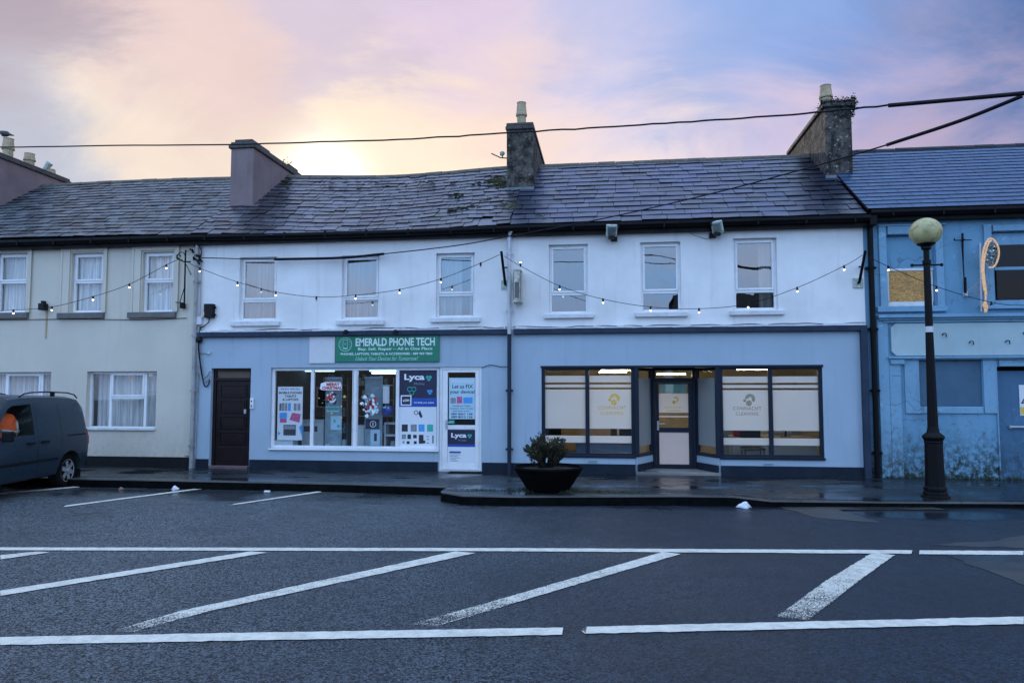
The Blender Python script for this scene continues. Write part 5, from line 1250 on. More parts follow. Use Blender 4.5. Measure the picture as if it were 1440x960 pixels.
zb_ = zat(372.5); mb = MB(); mb.tube([(lp.x-.24,lp.y,zb_), (lp.x+.24,lp.y,zb_)], .016, 8); mb.ball((lp.x-.24,lp.y,zb_), .03, 10, 6); mb.ball((lp.x+.24,lp.y,zb_), .03, 10, 6); mb.build('ladder_bar', M['black'], lamp, smooth=True)
gc = V((lp.x, lp.y, zat(326))); MB().ball(gc, .262, 28, 18, 1, 1, .93).build('globe', M['globe'], lamp, smooth=True)
MB().lathe([(.13,zg+.03), (.15,zg+.05), (.12,zg+.09)], (lp.x,lp.y,0), 18).build('globe_collar', M['black'], lamp)
rr_ = .0645; z_ = zat(463); MB().lathe([(rr_,z_-.05), (rr_,z_+.05)], (lp.x,lp.y,0), 16).build('number_band', M['blank'], lamp)

# ================================================================== planter and shrub
pc = G(771, 688.5, 0); pln = thing('planter', 'black bowl shaped planter on the kerbed pavement build-out', 'planter', (pc.x, pc.y, .004))
sc_ = 1.0
MB().lathe([(.36,.004), (.38,.02), (.60,.36), (.62,.385), (.62,.42), (.585,.42), (.57,.37), (.2,.33)], (pc.x,pc.y,0), 40).build('bowl', M['bowl'], pln, bevel=.006)
MB().lathe([(.56,.355), (.3,.385), (.01,.40)], (pc.x,pc.y,0), 24).build('soil', M['soil'], pln, smooth=True)
shr = thing('shrub', 'small round evergreen shrub growing in the black bowl planter', 'shrub', (pc.x-.03, pc.y, .38))
rn = random.Random(12); sx = pc.x-.04; mb = MB(); tips = []
lf = MB()
def twig(b, e, r0, n, spread):
    m = b.lerp(e, .5)+V((rn.uniform(-.03,.03), rn.uniform(-.03,.03), -.02)); mb.tube([b, m, e], [r0, r0*.75, r0*.35], 5)
    for k in range(n):
        u = 1-rn.random()**1.4*.62; p0 = (b.lerp(m, u*2) if u < .5 else m.lerp(e, u*2-1))+V((rn.gauss(0,spread), rn.gauss(0,spread), rn.gauss(0,spread)))
        d = ((e-b).normalized()*.9+V((rn.uniform(-.7,.7), rn.uniform(-.7,.7), rn.uniform(-.1,.7)))).normalized(); l = rn.uniform(.028,.060); w = d.cross(V((rn.uniform(-1,1), rn.uniform(-1,1), rn.uniform(-1,1)))).normalized()*l*.20
        lf.add([p0, p0+d*l*.5+w, p0+d*l, p0+d*l*.5-w], [(0,1,2,3)])
for i in range(46):
    a = rn.uniform(0, 2*math.pi); r = .39*math.sqrt(rn.random()); top = .40+.53*math.sqrt(max(.12, 1-(r/.44)**2))*rn.uniform(.82,1.06)
    b = V((sx+.10*math.cos(a)*rn.random(), pc.y+.10*math.sin(a)*rn.random(), .375)); e = V((sx+r*math.cos(a), pc.y+r*math.sin(a), top))
    twig(b, e, .013, 44, .014)
    for k in range(4):
        q = b.lerp(e, rn.uniform(.4,.85)); f = q+V((math.cos(a)*rn.uniform(0,.10)+rn.uniform(-.08,.08), math.sin(a)*rn.uniform(0,.10)+rn.uniform(-.08,.08), rn.uniform(.05,.15))); twig(q, f, .006, 26, .012)
mb.build('stem', M['bark'], shr, smooth=True)
mb = lf
mb.build('foliage', M['leaf'], shr)
rn2 = random.Random(3); mb = MB()
for i in range(1600):
    a = rn2.uniform(0, 2*math.pi); r = rn2.gauss(.45,.07) if i < 500 else rn2.uniform(.4,2.0); x = pc.x+r*math.cos(a); yy = pc.y+.55*r*math.sin(a) - (.0 if i < 500 else .15)
    if i >= 500: yy = pc.y+rn2.gauss(-.2,.08); x = pc.x+rn2.choice((-.55, .6, 1.0, 1.4, -1.2, .5))+rn2.gauss(0,.18)
    if (x-pc.x)**2+(yy-pc.y)**2 < .36**2: continue
    l = rn2.uniform(.02,.085) if i < 1100 else rn2.uniform(.01,.04); c = V((x,yy,.0)); d = V((rn2.gauss(0,.5), rn2.gauss(0,.5), 1)).normalized()*l; e = V((rn2.uniform(-1,1), rn2.uniform(-1,1), 0)).normalized()*.005
    mb.add([c-e, c+e, c+d], [(0,1,2)])
o = mb.build('grass', M['grass']); tag(o, 'short grass and weeds around the foot of the planter', 'grass', kind='stuff')

# ================================================================== litter
def crumple(name, label, px, py, z, sx, sy, sz, mat, seed):
    rn = random.Random(seed); c = G(px, py, z); mb = MB(); mb.ball((0,0,0), 1, 14, 9)
    for i, v in enumerate(mb.v):
        k = 1+.22*math.sin(v.x*5+seed)+.18*math.cos(v.y*7+v.z*4+seed); mb.v[i] = V((v.x*sx*k, v.y*sy*k, max(-.3, v.z)*sz*k+.3*sz))+c
    o = mb.build(name, mat, None, smooth=True); tag(o, label, 'litter'); base_origin(o, c); return o
crumple('plastic_bag', 'crumpled white plastic bag in the gutter at the end of the build-out kerb', 1047, 714, ROAD+.002, .11, .07, .065, M['litter'], 1)
crumple('paper_scrap', 'blue white crumpled paper by the kerb left of the brown door', 246, 689, ROAD+.002, .075, .05, .055, M['litter'], 2)
crumple('paper_scrap', 'small white scrap by the kerb below the first shop pane', 376, 692, ROAD+.002, .06, .04, .03, M['litter'], 5)
crumple('paper_scrap', 'small brownish scrap by the kerb behind the van', 170, 688, ROAD+.002, .06, .04, .03, M['litter_brown'], 8)

# ================================================================== van
vw = G(94, 684, ROAD); ang = math.atan2(-.991, .13)
van = thing('parked_van', 'dark blue grey panel van reversed up to the kerb at the left', 'van', (0,0,0), rz=ang)
off = Matrix.Rotation(ang, 3, 'Z') @ V((0, .84, 0)); van.location = (vw.x-off.x, vw.y-off.y, ROAD)
st = [(-.66,.42,.95,.78), (-.65,.38,1.22,.85), (-.62,.34,1.50,.88), (-.56,.30,1.68,.89), (-.45,.28,1.765,.895), (-.25,.27,1.80,.90), (.2,.25,1.82,.90), (.8,.25,1.83,.90), (1.3,.25,1.82,.90), (1.62,.25,1.79,.90), (1.95,.25,1.62,.895), (2.25,.25,1.38,.89), (2.55,.25,1.14,.885), (2.9,.25,1.05,.88), (3.2,.26,.98,.85), (3.42,.28,.86,.78), (3.52,.32,.70,.68)]
fr_ = [(0,0), (.80,0), (.94,.03), (.985,.14), (1.0,.36), (.995,.50), (.965,.58), (.90,.78), (.845,.91), (.78,.965), (.62,.992), (0,1.0)]
mb = MB()
ring = []
for x, zb, zt, w in st:
    half = [(f*w, zb+(zt-zb)*h) for f, h in fr_]
    pts = [(a, z) for a, z in half] + [(-a, z) for a, z in half[-2:0:-1]]
    ring.append(len(pts)); mb.v += [V((x, a, z)) for a, z in pts]; mb.a += [0]*len(pts)
m = ring[0]
for i in range(len(st)-1):
    for k in range(m): mb.f.append((i*m+k, i*m+(k+1) % m, (i+1)*m+(k+1) % m, (i+1)*m+k))
mb.f.append(tuple(range(m))); mb.f.append(tuple(range(len(st)*m-1, len(st)*m-m-1, -1)))
body = mb.build('body', M['van'], van, smooth=True, local=True)
import bmesh as _bm
b_ = _bm.new(); b_.from_mesh(body.data); _bm.ops.recalc_face_normals(b_, faces=b_.faces); b_.to_mesh(body.data); b_.free()
cut = []
def cutter(mb):
    o = mb.build('cutter', M['vaninside'], van, local=True)
    b_ = _bm.new(); b_.from_mesh(o.data); _bm.ops.recalc_face_normals(b_, faces=b_.faces); b_.to_mesh(o.data); b_.free(); cut.append(o)
for x in (0, 2.68):
    cutter(MB().lathe([(.385,.60), (.385,1.2)], (x,0,.33), 32, 'y')); cutter(MB().lathe([(.385,-1.2), (.385,-.60)], (x,0,.33), 32, 'y'))
def side_prism(poly, y0, y1): return MB().prism([(x, z) for x, z in poly], y0, y1)
wp = [(1.12,1.09), (2.20,1.04), (2.12,1.16), (1.72,1.58), (1.60,1.63), (1.12,1.655)]
cutter(side_prism(wp, .25, 1.2)); cutter(side_prism(wp, -1.2, -.25))
for c in cut:
    bo = body.modifiers.new('cut', 'BOOLEAN'); bo.object = c; bo.operation = 'DIFFERENCE'; bo.solver = 'EXACT'
dg = bpy.context.evaluated_depsgraph_get(); dg.update()
nm = bpy.data.meshes.new_from_object(body.evaluated_get(dg)); body.modifiers.clear(); old = body.data; body.data = nm; nm.name = 'body'
nm.materials.clear(); nm.materials.append(M['van']); nm.materials.append(M['vaninside'])
for p in nm.polygons:
    c = p.center
    inw = (abs(c.y) < .80 and 1.0 < c.x < 2.3 and 1.0 < c.z < 1.7 and abs(p.normal.z) < 2) and not (abs(p.normal.y) > .3 and abs(c.y) > .70)
    arch = any((c.x-x)**2+(c.z-.33)**2 < .40**2 for x in (0, 2.68)) and c.z > 0 and abs(c.y) < .89 and abs(p.normal.y) < .5 or abs(c.y) < .62 and abs(p.normal.y) > .9 and c.z < .75
    p.material_index = 1 if (arch or (inw and abs(c.y) < .79)) else 0
    p.use_smooth = p.material_index == 0
for c in cut: bpy.data.objects.remove(c)
try:
    nm.set_sharp_from_angle(angle=R(32))
except Exception: pass
def vside(x, z):      # half width of the body at height z
    for (a, zb, zt, w), (a2, zb2, zt2_, w2) in zip(st, st[1:]):
        if a <= x <= a2:
            t = (x-a)/(a2-a); zb, zt, w = zb+(zb2-zb)*t, zt+(zt2_-zt)*t, w+(w2-w)*t; h = (z-zb)/(zt-zb)
            for (f0, h0), (f1, h1) in zip(fr_, fr_[1:]):
                if h0 <= h <= h1 and h1 > h0: return (f0+(f1-f0)*(h-h0)/(h1-h0))*w
    return .9
for sg_ in (1, -1):
    pts = [(x, z) for x, z in wp]; vs = [(x, sg_*(vside(x, z)-.012), z) for x, z in pts]
    MB().add(vs, [tuple(range(len(vs)))]).build('door_window', M['vanglass'], van, local=True)
    # side trims, door seams, handles, slide rail, sill
    def strip(pl, hh, d, name, mat):
        mb = MB()
        for (x0, z0), (x1, z1) in zip(pl, pl[1:]):
            ya, yb = sg_*(vside(x0, z0)), sg_*(vside(x1, z1)); n_ = V((0, sg_, 0))
            a, b = V((x0, ya, z0)), V((x1, yb, z1)); u = (b-a).normalized(); w = n_.cross(u).normalized()*hh
            q = [a-w, b-w, b+w, a+w]; mb.add(q+[p+n_*d for p in q], [(4,5,6,7), (0,1,5,4), (1,2,6,5), (2,3,7,6), (3,0,4,7)])
        return mb.build(name, mat, van, local=True)
    lin = lambda x0, z0, x1, z1, n=8: [(x0+(x1-x0)*i/n, z0+(z1-z0)*i/n) for i in range(n+1)]
    strip(lin(.42,.60,2.25,.60), .022, .012, 'side_moulding', M['black_plastic'])
    strip(lin(1.02,.33,1.04,1.70,14), .004, .001, 'door_seam', M['black_plastic']); strip(lin(.30,.80,.33,1.62,10), .004, .001, 'door_seam', M['black_plastic'])
    strip(lin(-.52,1.02,.12,1.02), .014, .003, 'slide_rail', M['black_plastic'])
    strip(lin(1.16,.94,1.36,.94,2), .020, .035, 'door_handle', M['black_plastic']); strip(lin(.74,.945,.94,.945,2), .020, .035, 'door_handle', M['black_plastic'])
    strip(lin(-.59,.80,-.61,1.12,6), .035, .004, 'tail_lamp', M['lens_red'])
    mb = MB(); pth = [(-.46,.70,1.765), (-.36,.70,1.835), (-.1,.71,1.875), (.5,.72,1.895), (1.0,.72,1.885), (1.22,.71,1.86), (1.34,.70,1.80)]; mb.tube([(x, sg_*y, z-.015) for x, y, z in pth], .013, 8)
    mb.box(.30, .42, sg_*.70-.012, sg_*.70+.012, 1.79, 1.88); mb.build('roof_rail', M['black_plastic'], van, local=True, smooth=True)
    mb = MB(); mb.box(1.98, 2.10, sg_*.93, sg_*1.09, 1.02, 1.20); mb.box(2.02, 2.08, sg_*.86, sg_*.94, 1.05, 1.09); mb.build('wing_mirror', M['black_plastic'], van, local=True, bevel=.02)
mb = MB(); mb.box(-.73, -.63, -.82, .82, .36, .56); mb.build('rear_bumper', M['black_plastic'], van, local=True, bevel=.03)
mb = MB(); mb.box(-.52, -.40, .60, .80, .08, .30); mb.build('mud_flap', M['rubber'], van, local=True)
mb = MB(); vs = []
for yy in (.62, -.62): vs += [V((1.70, yy, 1.775)), V((2.48, yy*1.12, 1.225))]
MB().add([vs[0]+V((.012,0,.014)), vs[1]+V((.012,0,.014)), vs[3]+V((.012,0,.014)), vs[2]+V((.012,0,.014))], [(0,1,2,3)]).build('windscreen', M['vanglass'], van, local=True)
for x in (0, 2.68):
    for sg_ in (1, -1):
        wc = MB().lathe([(.20,.62), (.30,.63), (.325,.67), (.325,.80), (.305,.84), (.225,.835)], (x,0,.325), 30, 'y') if sg_ > 0 else MB().lathe([(.225,-.835), (.305,-.84), (.325,-.80), (.325,-.67), (.30,-.63), (.20,-.62)], (x,0,.325), 30, 'y')
        wh = wc.build('wheel', M['rubber'], van, local=True, smooth=False)
        y1 = sg_*.842
        mb = MB(); cy = [(x+.222*math.cos(2*math.pi*k/30), .325+.222*math.sin(2*math.pi*k/30)) for k in range(30)]
        for k in range(30):
            a, b = cy[k], cy[(k+1) % 30]; ci = lambda p, f: (x+(p[0]-x)*f, .325+(p[1]-.325)*f)
            ai, bi = ci(a,.84), ci(b,.84); mb.quad((a[0],y1,a[1]), (b[0],y1,b[1]), (bi[0],y1-sg_*.015,bi[1]), (ai[0],y1-sg_*.015,ai[1]))
        for k in range(6):
            a = 2*math.pi*k/6+.3; u = V((math.cos(a),0,math.sin(a))); w = V((-u.z,0,u.x)); c = V((x,y1+sg_*.004,.325))
            mb.add([c+u*.02-w*.045, c+u*.19-w*.042, c+u*.19+w*.042, c+u*.02+w*.045], [(0,1,2,3)])
        mb.lathe([(.05,0), (.05,.02), (.03,.03)] if sg_ > 0 else [(.03,-.03), (.05,-.02), (.05,0)], (x,y1,.325), 16, 'y'); mb.build('rim', M['rim'], wh, local=True)
        MB().lathe([(.001,0), (.19,.001)], (x,y1-sg_*.03,.325), 24, 'y').build('rim_well', M['vaninside'], wh, local=True)
# hi-vis jacket hung over the seat inside
sb = MB(); sb.box(1.40, 1.54, .26, .50, .95, 1.45); sb.build('seat_back', M['vaninside'], van, local=True, bevel=.04)
jk = thing('jacket', 'orange high-visibility jacket with grey reflective bands behind the van side window', 'jacket', (0,0,0), rz=ang); jk.location = van.location
mb = MB(); mb.ball((1.50,.56,1.24), 1, 18, 12, .30, .16, .27); 
for i, v in enumerate(mb.v): mb.v[i] = V((v.x+.02*math.sin(v.z*30), v.y+.02*math.sin(v.x*25+v.z*20), v.z))
mb.build('cloth', M['hivis'], jk, local=True, smooth=True)
mb = MB(); mb.tube([(1.26,.66,1.17), (1.40,.725,1.15), (1.56,.735,1.17), (1.74,.66,1.20)], .028, 8); mb.build('reflective_band', M['reflect'], jk, local=True, smooth=True)
mb = MB(); mb.tube([(1.34,.68,1.34), (1.36,.71,1.22), (1.36,.69,1.08)], .022, 8); mb.build('reflective_band', M['reflect'], jk, local=True, smooth=True)

# ================================================================== cables, string lights, brackets
def smooth_path(pts, n=12):
    out = []; P_ = [pts[0]+(pts[0]-pts[1])] + pts + [pts[-1]+(pts[-1]-pts[-2])]
    for i in range(1, len(P_)-2):
        a, b, c, d = P_[i-1:i+3]
        for k in range(n):
            t = k/n; out.append(.5*((2*b)+(c-a)*t+(2*a-5*b+4*c-d)*t*t+(3*b-a-3*c+d)*t**3))
    out.append(pts[-1]); return out
yA = lambda px: -2.5 - 4.0*(px/1440)
up = [(-200,209.5), (0,207), (320,203), (560,196), (720,187), (900,176), (1080,164), (1250,148.5), (1440,131.5), (1640,112), (2100,62), (2700,-10)]
t = thing('power_cable', 'upper overhead cable running across the whole sky past the chimneys', 'cable', F(720,187,yA(720)), 'overhead cables')
pts = smooth_path([F(px, py, yA(px)) for px, py in up], 10); rn = random.Random(2)
pts = [p+V((0,0,rn.uniform(-.008,.008))) for p in pts]
MB().tube(pts, .0135, 8).build('wire', M['cable'], t, smooth=True)
MB().tube(smooth_path([F(px, py, yA(px)) for px, py in ((1249,148.6), (1330,141.5), (1440,131.3), (1640,111.5))], 8), .028, 8).build('sleeve', M['cable'], t, smooth=True)
yB = lambda px: -.14 - 6.2*max(0, (px-545)/895)
lo = [(284,362.5), (380,364.5), (480,362.5), (540,357), (640,345.5), (720,331.5), (850,307), (1000,272.5), (1130,238), (1250,203), (1350,170), (1436,136)]
t = thing('power_cable', 'lower overhead cable dropping from the upper right to the white wall', 'cable', F(284,362,-.14), 'overhead cables')
LP = [F(px, py, yB(px)) for px, py in lo]; MB().tube(smooth_path(LP, 10), .0115, 8).build('wire', M['cable'], t, smooth=True)
MB().tube(smooth_path([F(px, py, yB(px)) for px, py in ((1247,204), (1350,170), (1437,135.5))], 8), .026, 8).build('sleeve', M['cable'], t, smooth=True)
MB().tube(smooth_path([F(px, py, yB(px)) for px, py in ((386,364.6), (480,362.5), (540,357))], 8), .030, 8).build('sleeve', M['cable'], t, smooth=True)
# clamp at the wall
mb = MB(); c = F(279, 360, -.06); rn = random.Random(9)
for i in range(9): a = c+V((rn.uniform(-.12,.12), rn.uniform(-.05,.02), rn.uniform(-.14,.16))); mb.tube([a, a+V((rn.uniform(-.1,.1), -.03, rn.uniform(-.1,.1)))], .022, 6)
mb.tube([c+V((-.1,0,.22)), c+V((.02,-.05,.26)), c+V((.1,-.03,.1)), c+V((.02,0,-.1))], .012, 6); mb.tube([c+V((0,.06,0)), c+V((0,-.08,0))], .03, 8)
o = mb.build('cable_clamp', M['cable']); tag(o, 'black cable clamp on the white wall under the gutter corner', 'clamp'); base_origin(o, c)

SYL = -.45
spans = [
 ('string of small lit bulbs across the cream house', [(-60,441), (19,436), (73,431.5), (131,417), (182,399.5), (234,372.5), (251,365)], [(19,1),(73,1),(131,1),(182,1),(234,1)]),
 ('string of small lit bulbs across the first white upper wall', [(259,366), (281,377), (334,396.5), (388,410.5), (445,417.5), (500,415), (562,407), (620,392), (676,370), (703,358)], [(281,1),(334,1),(388,1),(445,0),(500,1),(562,1),(620,1),(676,0)]),
 ('string of small lit bulbs across the white wall with three reflective windows', [(709,360), (732,374), (787,402), (848,420.5), (915,431.5), (983,434), (1052,427), (1121,404.5), (1187,374), (1215,357.5)], [(732,2),(787,1),(848,1),(915,1),(983,1),(1052,1),(1121,1),(1187,1)]),
 ('string of small bulbs across the blue derelict building', [(1221,361), (1249,374.5), (1317,403), (1394,425), (1440,429), (1520,425)], [(1249,1),(1317,1),(1394,0)])]
for lab, pl, bl_ in spans:
    wp_ = [F(px, py, SYL) for px, py in pl]; t = thing('string_lights', lab, 'string lights', wp_[0], 'festoon lights along the terrace')
    path = smooth_path(wp_, 8); MB().tube(path, .0065, 6).build('cable', M['cable'], t, smooth=True)
    for px, on in bl_:
        py = dict(pl)[px]; c = F(px, py, SYL); s = 1 if on != 2 else -1
        sk = MB().tube([c+V((0,0,.015*s)), c-V((0,0,.06*s))], [.018,.022], 8).build('socket', M['black_plastic'], t)
        MB().ball(c-V((0,0,.074*s)), .019, 10, 8).build('bulb', M['bulb_on'] if on else M['bulb_off'], sk, smooth=True)
def bar_bracket(lab, top, bot, name='festoon_bracket'):
    a, b = F(*top, SYL), F(*bot, -.10); t = thing(name, lab, 'bracket', (b.x, 0, b.z), 'black brackets holding the festoon lights')
    MB().tube([a+V((0,0,.06)), b], .030, 8).build('arm', M['black'], t); MB().box(b.x-.10, b.x+.10, -.03, -.001, b.z-.10, b.z+.10).build('wall_plate', M['algae_plastic'], t, bevel=.005)
    MB().tube([b, V((b.x,-.03,b.z))], .025, 8).build('stub', M['black'], t); MB().tube([a.lerp(b,.45), V((b.x+.04,-.002,a.lerp(b,.35).z))], .018, 6).build('stay', M['black'], t); return t
bar_bracket('black bar bracket beside the white drainpipe', (705,357.5), (710.5,399.5)); bar_bracket('black bar bracket at the right end of the white upper wall', (1217,357), (1208.5,397))
t = thing('festoon_bracket', 'ornate black iron bracket on the cream house corner', 'bracket', F(259,430,0), 'black brackets holding the festoon lights')
a, b = F(260.5,355,-.45), F(258.5,432,-.06); u_ = F(260,368,-.45)
MB().tube([F(261,352,-.25), F(259,432,-.10)], .018, 8).build('upright', M['black'], t); mb = MB(); mb.tube([F(247,425,-.10), F(259,426,-.10)], .012, 6); mb.tube([F(259,405,-.12), F(253,425,-.10)], .009, 6); mb.tube([F(248,362,-.4), F(258,368,-.25), F(268,368,-.25)], .015, 6); mb.tube([F(262,372,-.25), F(269,387,-.02)], .009, 6)
c = F(255,360,-.42); mb.tube([c+V((.09*math.cos(q*.5), 0, .09*math.sin(q*.5)))*(1) for q in range(11)], .010, 6); c = F(251,361,-.42); mb.tube([c+V((.05*math.cos(q*.6), 0, .06*math.sin(q*.6))) for q in range(10)], .010, 6); mb.build('scrollwork', M['black'], t, smooth=True)
MB().box(F(259,430).x-.04, F(259,430).x+.04, -.115, -.001, F(259,432).z-.03, F(259,430).z+.05).build('wall_plate', M['black'], t); MB().tube([F(261,352,-.25), V((F(261,352).x, -.001, F(261,352).z))], .014, 6).build('stay', M['black'], t)
# black iron cross hanger on the blue wall
t = thing('iron_hanger', 'thin black cross shaped iron hanger on the blue wall right of the lamp', 'bracket', F(1357,416,0))
mb = MB(); mb.tube([F(1353.5,328,-.06), F(1353.5,345,-.06), F(1354.5,370,-.06), F(1357,412,-.05)], [.022,.022,.012,.012], 8); mb.tube([F(1357,390,-.055), F(1357.5,412,-.05)], .028, 8); mb.tube([F(1342,338,-.10), F(1366,337.5,-.10)], .012, 6); mb.tube([F(1342,338,-.10), F(1342,335,-.10)], .012, 6); mb.tube([V((F(1353,340).x,-.10,F(1353,338).z)), V((F(1353,340).x,.02,F(1353,338).z))], .012, 6); mb.build('rod', M['black'], t)
MB().box(F(1357,414).x-.03, F(1357,414).x+.03, -.06, .019, F(1357,417).z, F(1357,410).z).build('foot', M['blank'], t)

# boxes and lamps on the walls
t = thing('junction_box', 'black junction box with glands above the dark band at the left corner', 'junction box', F(293,447,0))
x0, x1, z0, z1 = rect(286.5,427,299.5,446.5,-.10); MB().box(x0, x1, -.11, -.001, z0, z1).build('housing', M['black_plastic'], t, bevel=.01)
mb = MB()
for zz in (.75,.2): mb.tube([(x1-.01,-.06,z0+(z1-z0)*zz), (x1+.05,-.06,z0+(z1-z0)*zz)], .024, 8)
mb.build('gland', M['black_plastic'], t); MB().tube([(x0+.12,-.06,z0), (x0+.11,-.06,z0-.10), (x0-.02,-.05,z0-.20), (x0-.12,-.04,z0-.22)], .013, 8).build('cable', M['cable'], t, smooth=True); MB().box(x0+.005, x0+.02, -.114, -.1105, z0+.05, z0+.13).build('label_sticker', M['yellow_print'], t)
t = thing('junction_box', 'small white junction box on the wall below the black one', 'junction box', F(279,457,0)); x0, x1, z0, z1 = rect(274.5,445.5,284,456.5,-.06)
MB().box(x0, x1, -.08, -.001, z0, z1).build('housing', M['blank'], t, bevel=.006); mb = MB()
for k in range(3): mb.tube([(x0+.03+k*.04,-.04,z0), (x0+.01+k*.03,-.05,z0-.07)], .010, 6)
mb.build('gland', M['grey_cable'], t)
# bundle of cables beside the drainpipe
t = thing('cable_bundle', 'loose grey cables looping down beside the drainpipe by the brown door', 'cables', F(276,655,0))
cx = XC+.13
for k in range(4):
    z_ = F(278,460).z; r = .03+.03*k; zz = F(278,(510,528,534,540)[k]).z
    pth = [V((cx+.02*k,-.045-.01*k,z_)), V((cx-.05+.03*k,-.05-.01*k,z_-.5)), V((cx+.02+.05*k,-.05,zz+.02)), V((cx+.18+.03*k,-.04,zz-.02)), V((cx+.30,-.03,zz+.10))] if k else [V((cx,-.04,z_)), V((cx+.02,-.045,z_-.7)), V((cx,-.04,.03))]
    MB().tube(smooth_path(pth, 8), .014, 6).build('cable', M['grey_cable' if k < 3 else 'cable'], t, smooth=True)
MB().tube(smooth_path([V((cx+.02,-.04,ZE-.25)), V((cx+.035,-.045,3.6)), V((cx+.0,-.045,F(278,452).z))], 10), .009, 6).build('cable', M['grey_cable'], t, smooth=True)
c = F(280,478,-.06); o = MB().ball(c, .075, 14, 10, 1, .8, 1).build('wall_bell', M['black_plastic'], None, smooth=True); tag(o, 'small round dark bell on the wall above the looped cables', 'bell'); base_origin(o, c)
t = thing('wall_hook', 'small pale hook bracket on the wall above the brown door', 'bracket', F(290,496,0)); p0 = F(279,496,-.03); p1 = F(292,497,-.03); MB().tube([p0, p1], .009, 6).build('rod', M['grey_cable'], t); MB().tube([p1, p1+V((.05,-.02,0)), p1+V((.05,-.03,.06))], .02, 8).build('hook', M['blank'], t)
t = thing('wall_wire', 'thin loose wire hanging along the white walls beneath the gutter', 'wire', F(800,325,-.02))
MB().tube(smooth_path([F(px, py, -.02) for px, py in ((735,330),(765,331.5),(790,328),(830,327.5),(870,326),(920,325),(958,321.5),(975,330),(995,336),(1002,334))], 6), .006, 5).build('cable', M['grey_cable'], t, smooth=True)
for lab_, xa, xb, sd3 in (('thin dark wire sagging along the dark band over the phone shop', XC+.2, XP-.1, 4), ('thin dark wire sagging along the dark band over the frosted shop windows', XP+.05, XQ-.05, 6)):
    rn = random.Random(sd3); t = thing('wall_wire', lab_, 'wire', ((xa+xb)/2, 0, bz1+.05)); n_ = 26
    MB().tube(smooth_path([V((xa+(xb-xa)*i/n_, -.016, bz1+.045+rn.uniform(-.018,.022))) for i in range(n_+1)], 4), .0075, 5).build('cable', M['cable'], t, smooth=True)
t = thing('wall_wire', 'short dark wire from the white shop door head to the drainpipe', 'wire', F(700,515,-.02)); MB().tube(smooth_path([F(677,517,-.02), F(690,513,-.02), F(704,515.5,-.02), F(715,515,-.05)], 6), .007, 5).build('cable', M['cable'], t, smooth=True)
t = thing('wall_wire', 'thin dark wire pinned low across the cream house', 'wire', F(100,450,-.02)); MB().tube(smooth_path([F(px, py, -.02) for px, py in ((-80,450),(20,449.5),(100,448.5),(200,449.5),(262,447))], 6), .007, 5).build('cable', M['cable'], t, smooth=True)
def floodlight(lab, px, py, turn, tilt):
    c = F(px, py, -.18); t = thing('floodlight', lab, 'floodlight', (c.x, 0, c.z-.12), 'floodlights under the gutter')
    MB().box(c.x-.04+turn*.2, c.x+.10+turn*.2, -.10, -.001, c.z-.14, c.z-.04).build('bracket', M['black_plastic'], t)
    Rm = Matrix.Rotation(turn, 3, 'Z') @ Matrix.Rotation(tilt, 3, 'X')
    hd = MB().obox(c+V((0,-.08,.04)), Rm @ V((.115,0,0)), Rm @ V((0,.04,0)), Rm @ V((0,0,.13))).build('head', M['algae_plastic'], t, bevel=.015); MB().obox(c+V((0,-.08,.04))-Rm @ V((0,.045,0)), Rm @ V((.085,0,0)), Rm @ V((0,.004,0)), Rm @ V((0,0,.09))).build('lens', M['glass'], hd)
    mb = MB()
    for k in range(5): mb.obox(c+V((0,-.08,.04))+Rm @ V((-.09+.045*k,.055,0)), Rm @ V((.006,0,0)), Rm @ V((0,.02,0)), Rm @ V((0,0,.11)))
    mb.build('cooling_fins', M['algae_plastic'], hd)
    MB().obox(c+V((0,-.04,-.10)), (.07,0,0), (0,.05,0), (0,0,.035)).build('sensor', M['black_plastic'], t, bevel=.01)
floodlight('algae stained floodlight under the gutter between the first two reflective windows', 860, 328, .1, .5)
floodlight('algae stained floodlight under the gutter beside the rightmost white wall window', 1008, 323, -.5, .5)
c = F(62, 431, -.10); t = thing('floodlight', 'small black floodlight on the cream house between upper windows', 'floodlight', (c.x,0,c.z)); MB().box(c.x-.08, c.x+.07, -.20, -.05, c.z-.09, c.z+.07).build('head', M['black_plastic'], t, bevel=.01); MB().box(c.x-.09, c.x-.03, -.10, -.001, c.z+.04, c.z+.14).build('bracket', M['black_plastic'], t); MB().box(c.x-.02, c.x+.02, -.012, -.001, c.z-.75, c.z-.09).build('rust_streak', M['desk_wood'], t)  # thin brown strip is the rust streak on the wall below the lamp
# old projecting light box
t = thing('light_box', 'weathered pale projecting light box beside the white drainpipe', 'sign', F(731,424,0)); x0, x1, z0, z1 = rect(723.5,382,739,424,-.25)
MB().box(x0, x0+.15, -.42, -.06, z0, z1).build('housing', M['weathered'], t, bevel=.015); sm_ = MB(); sm_.box(x0-.004, x0+.004, -.425, -.40, z0+.02, z1-.02); sm_.box(x0+.14, x0+.154, -.425, -.41, z0+.02, z1-.02); sm_.box(x0+.03, x0+.12, -.4235, -.421, z0+.06, z1-.25); sm_.build('dark_seam', M['sill_dark'], t)
mb = MB(); mb.box(x0-.015, x0+.165, -.435, -.045, z0-.03, z0-.001); mb.box(x0-.01, x0+.16, -.43, -.05, z1+.001, z1+.025); mb.build('end_cap', M['weathered'], t, bevel=.008); MB().box(x0+.03, x0+.12, -.06, -.001, z0+.2, z0+.3).build('wall_arm', M['pipe_grey'], t)
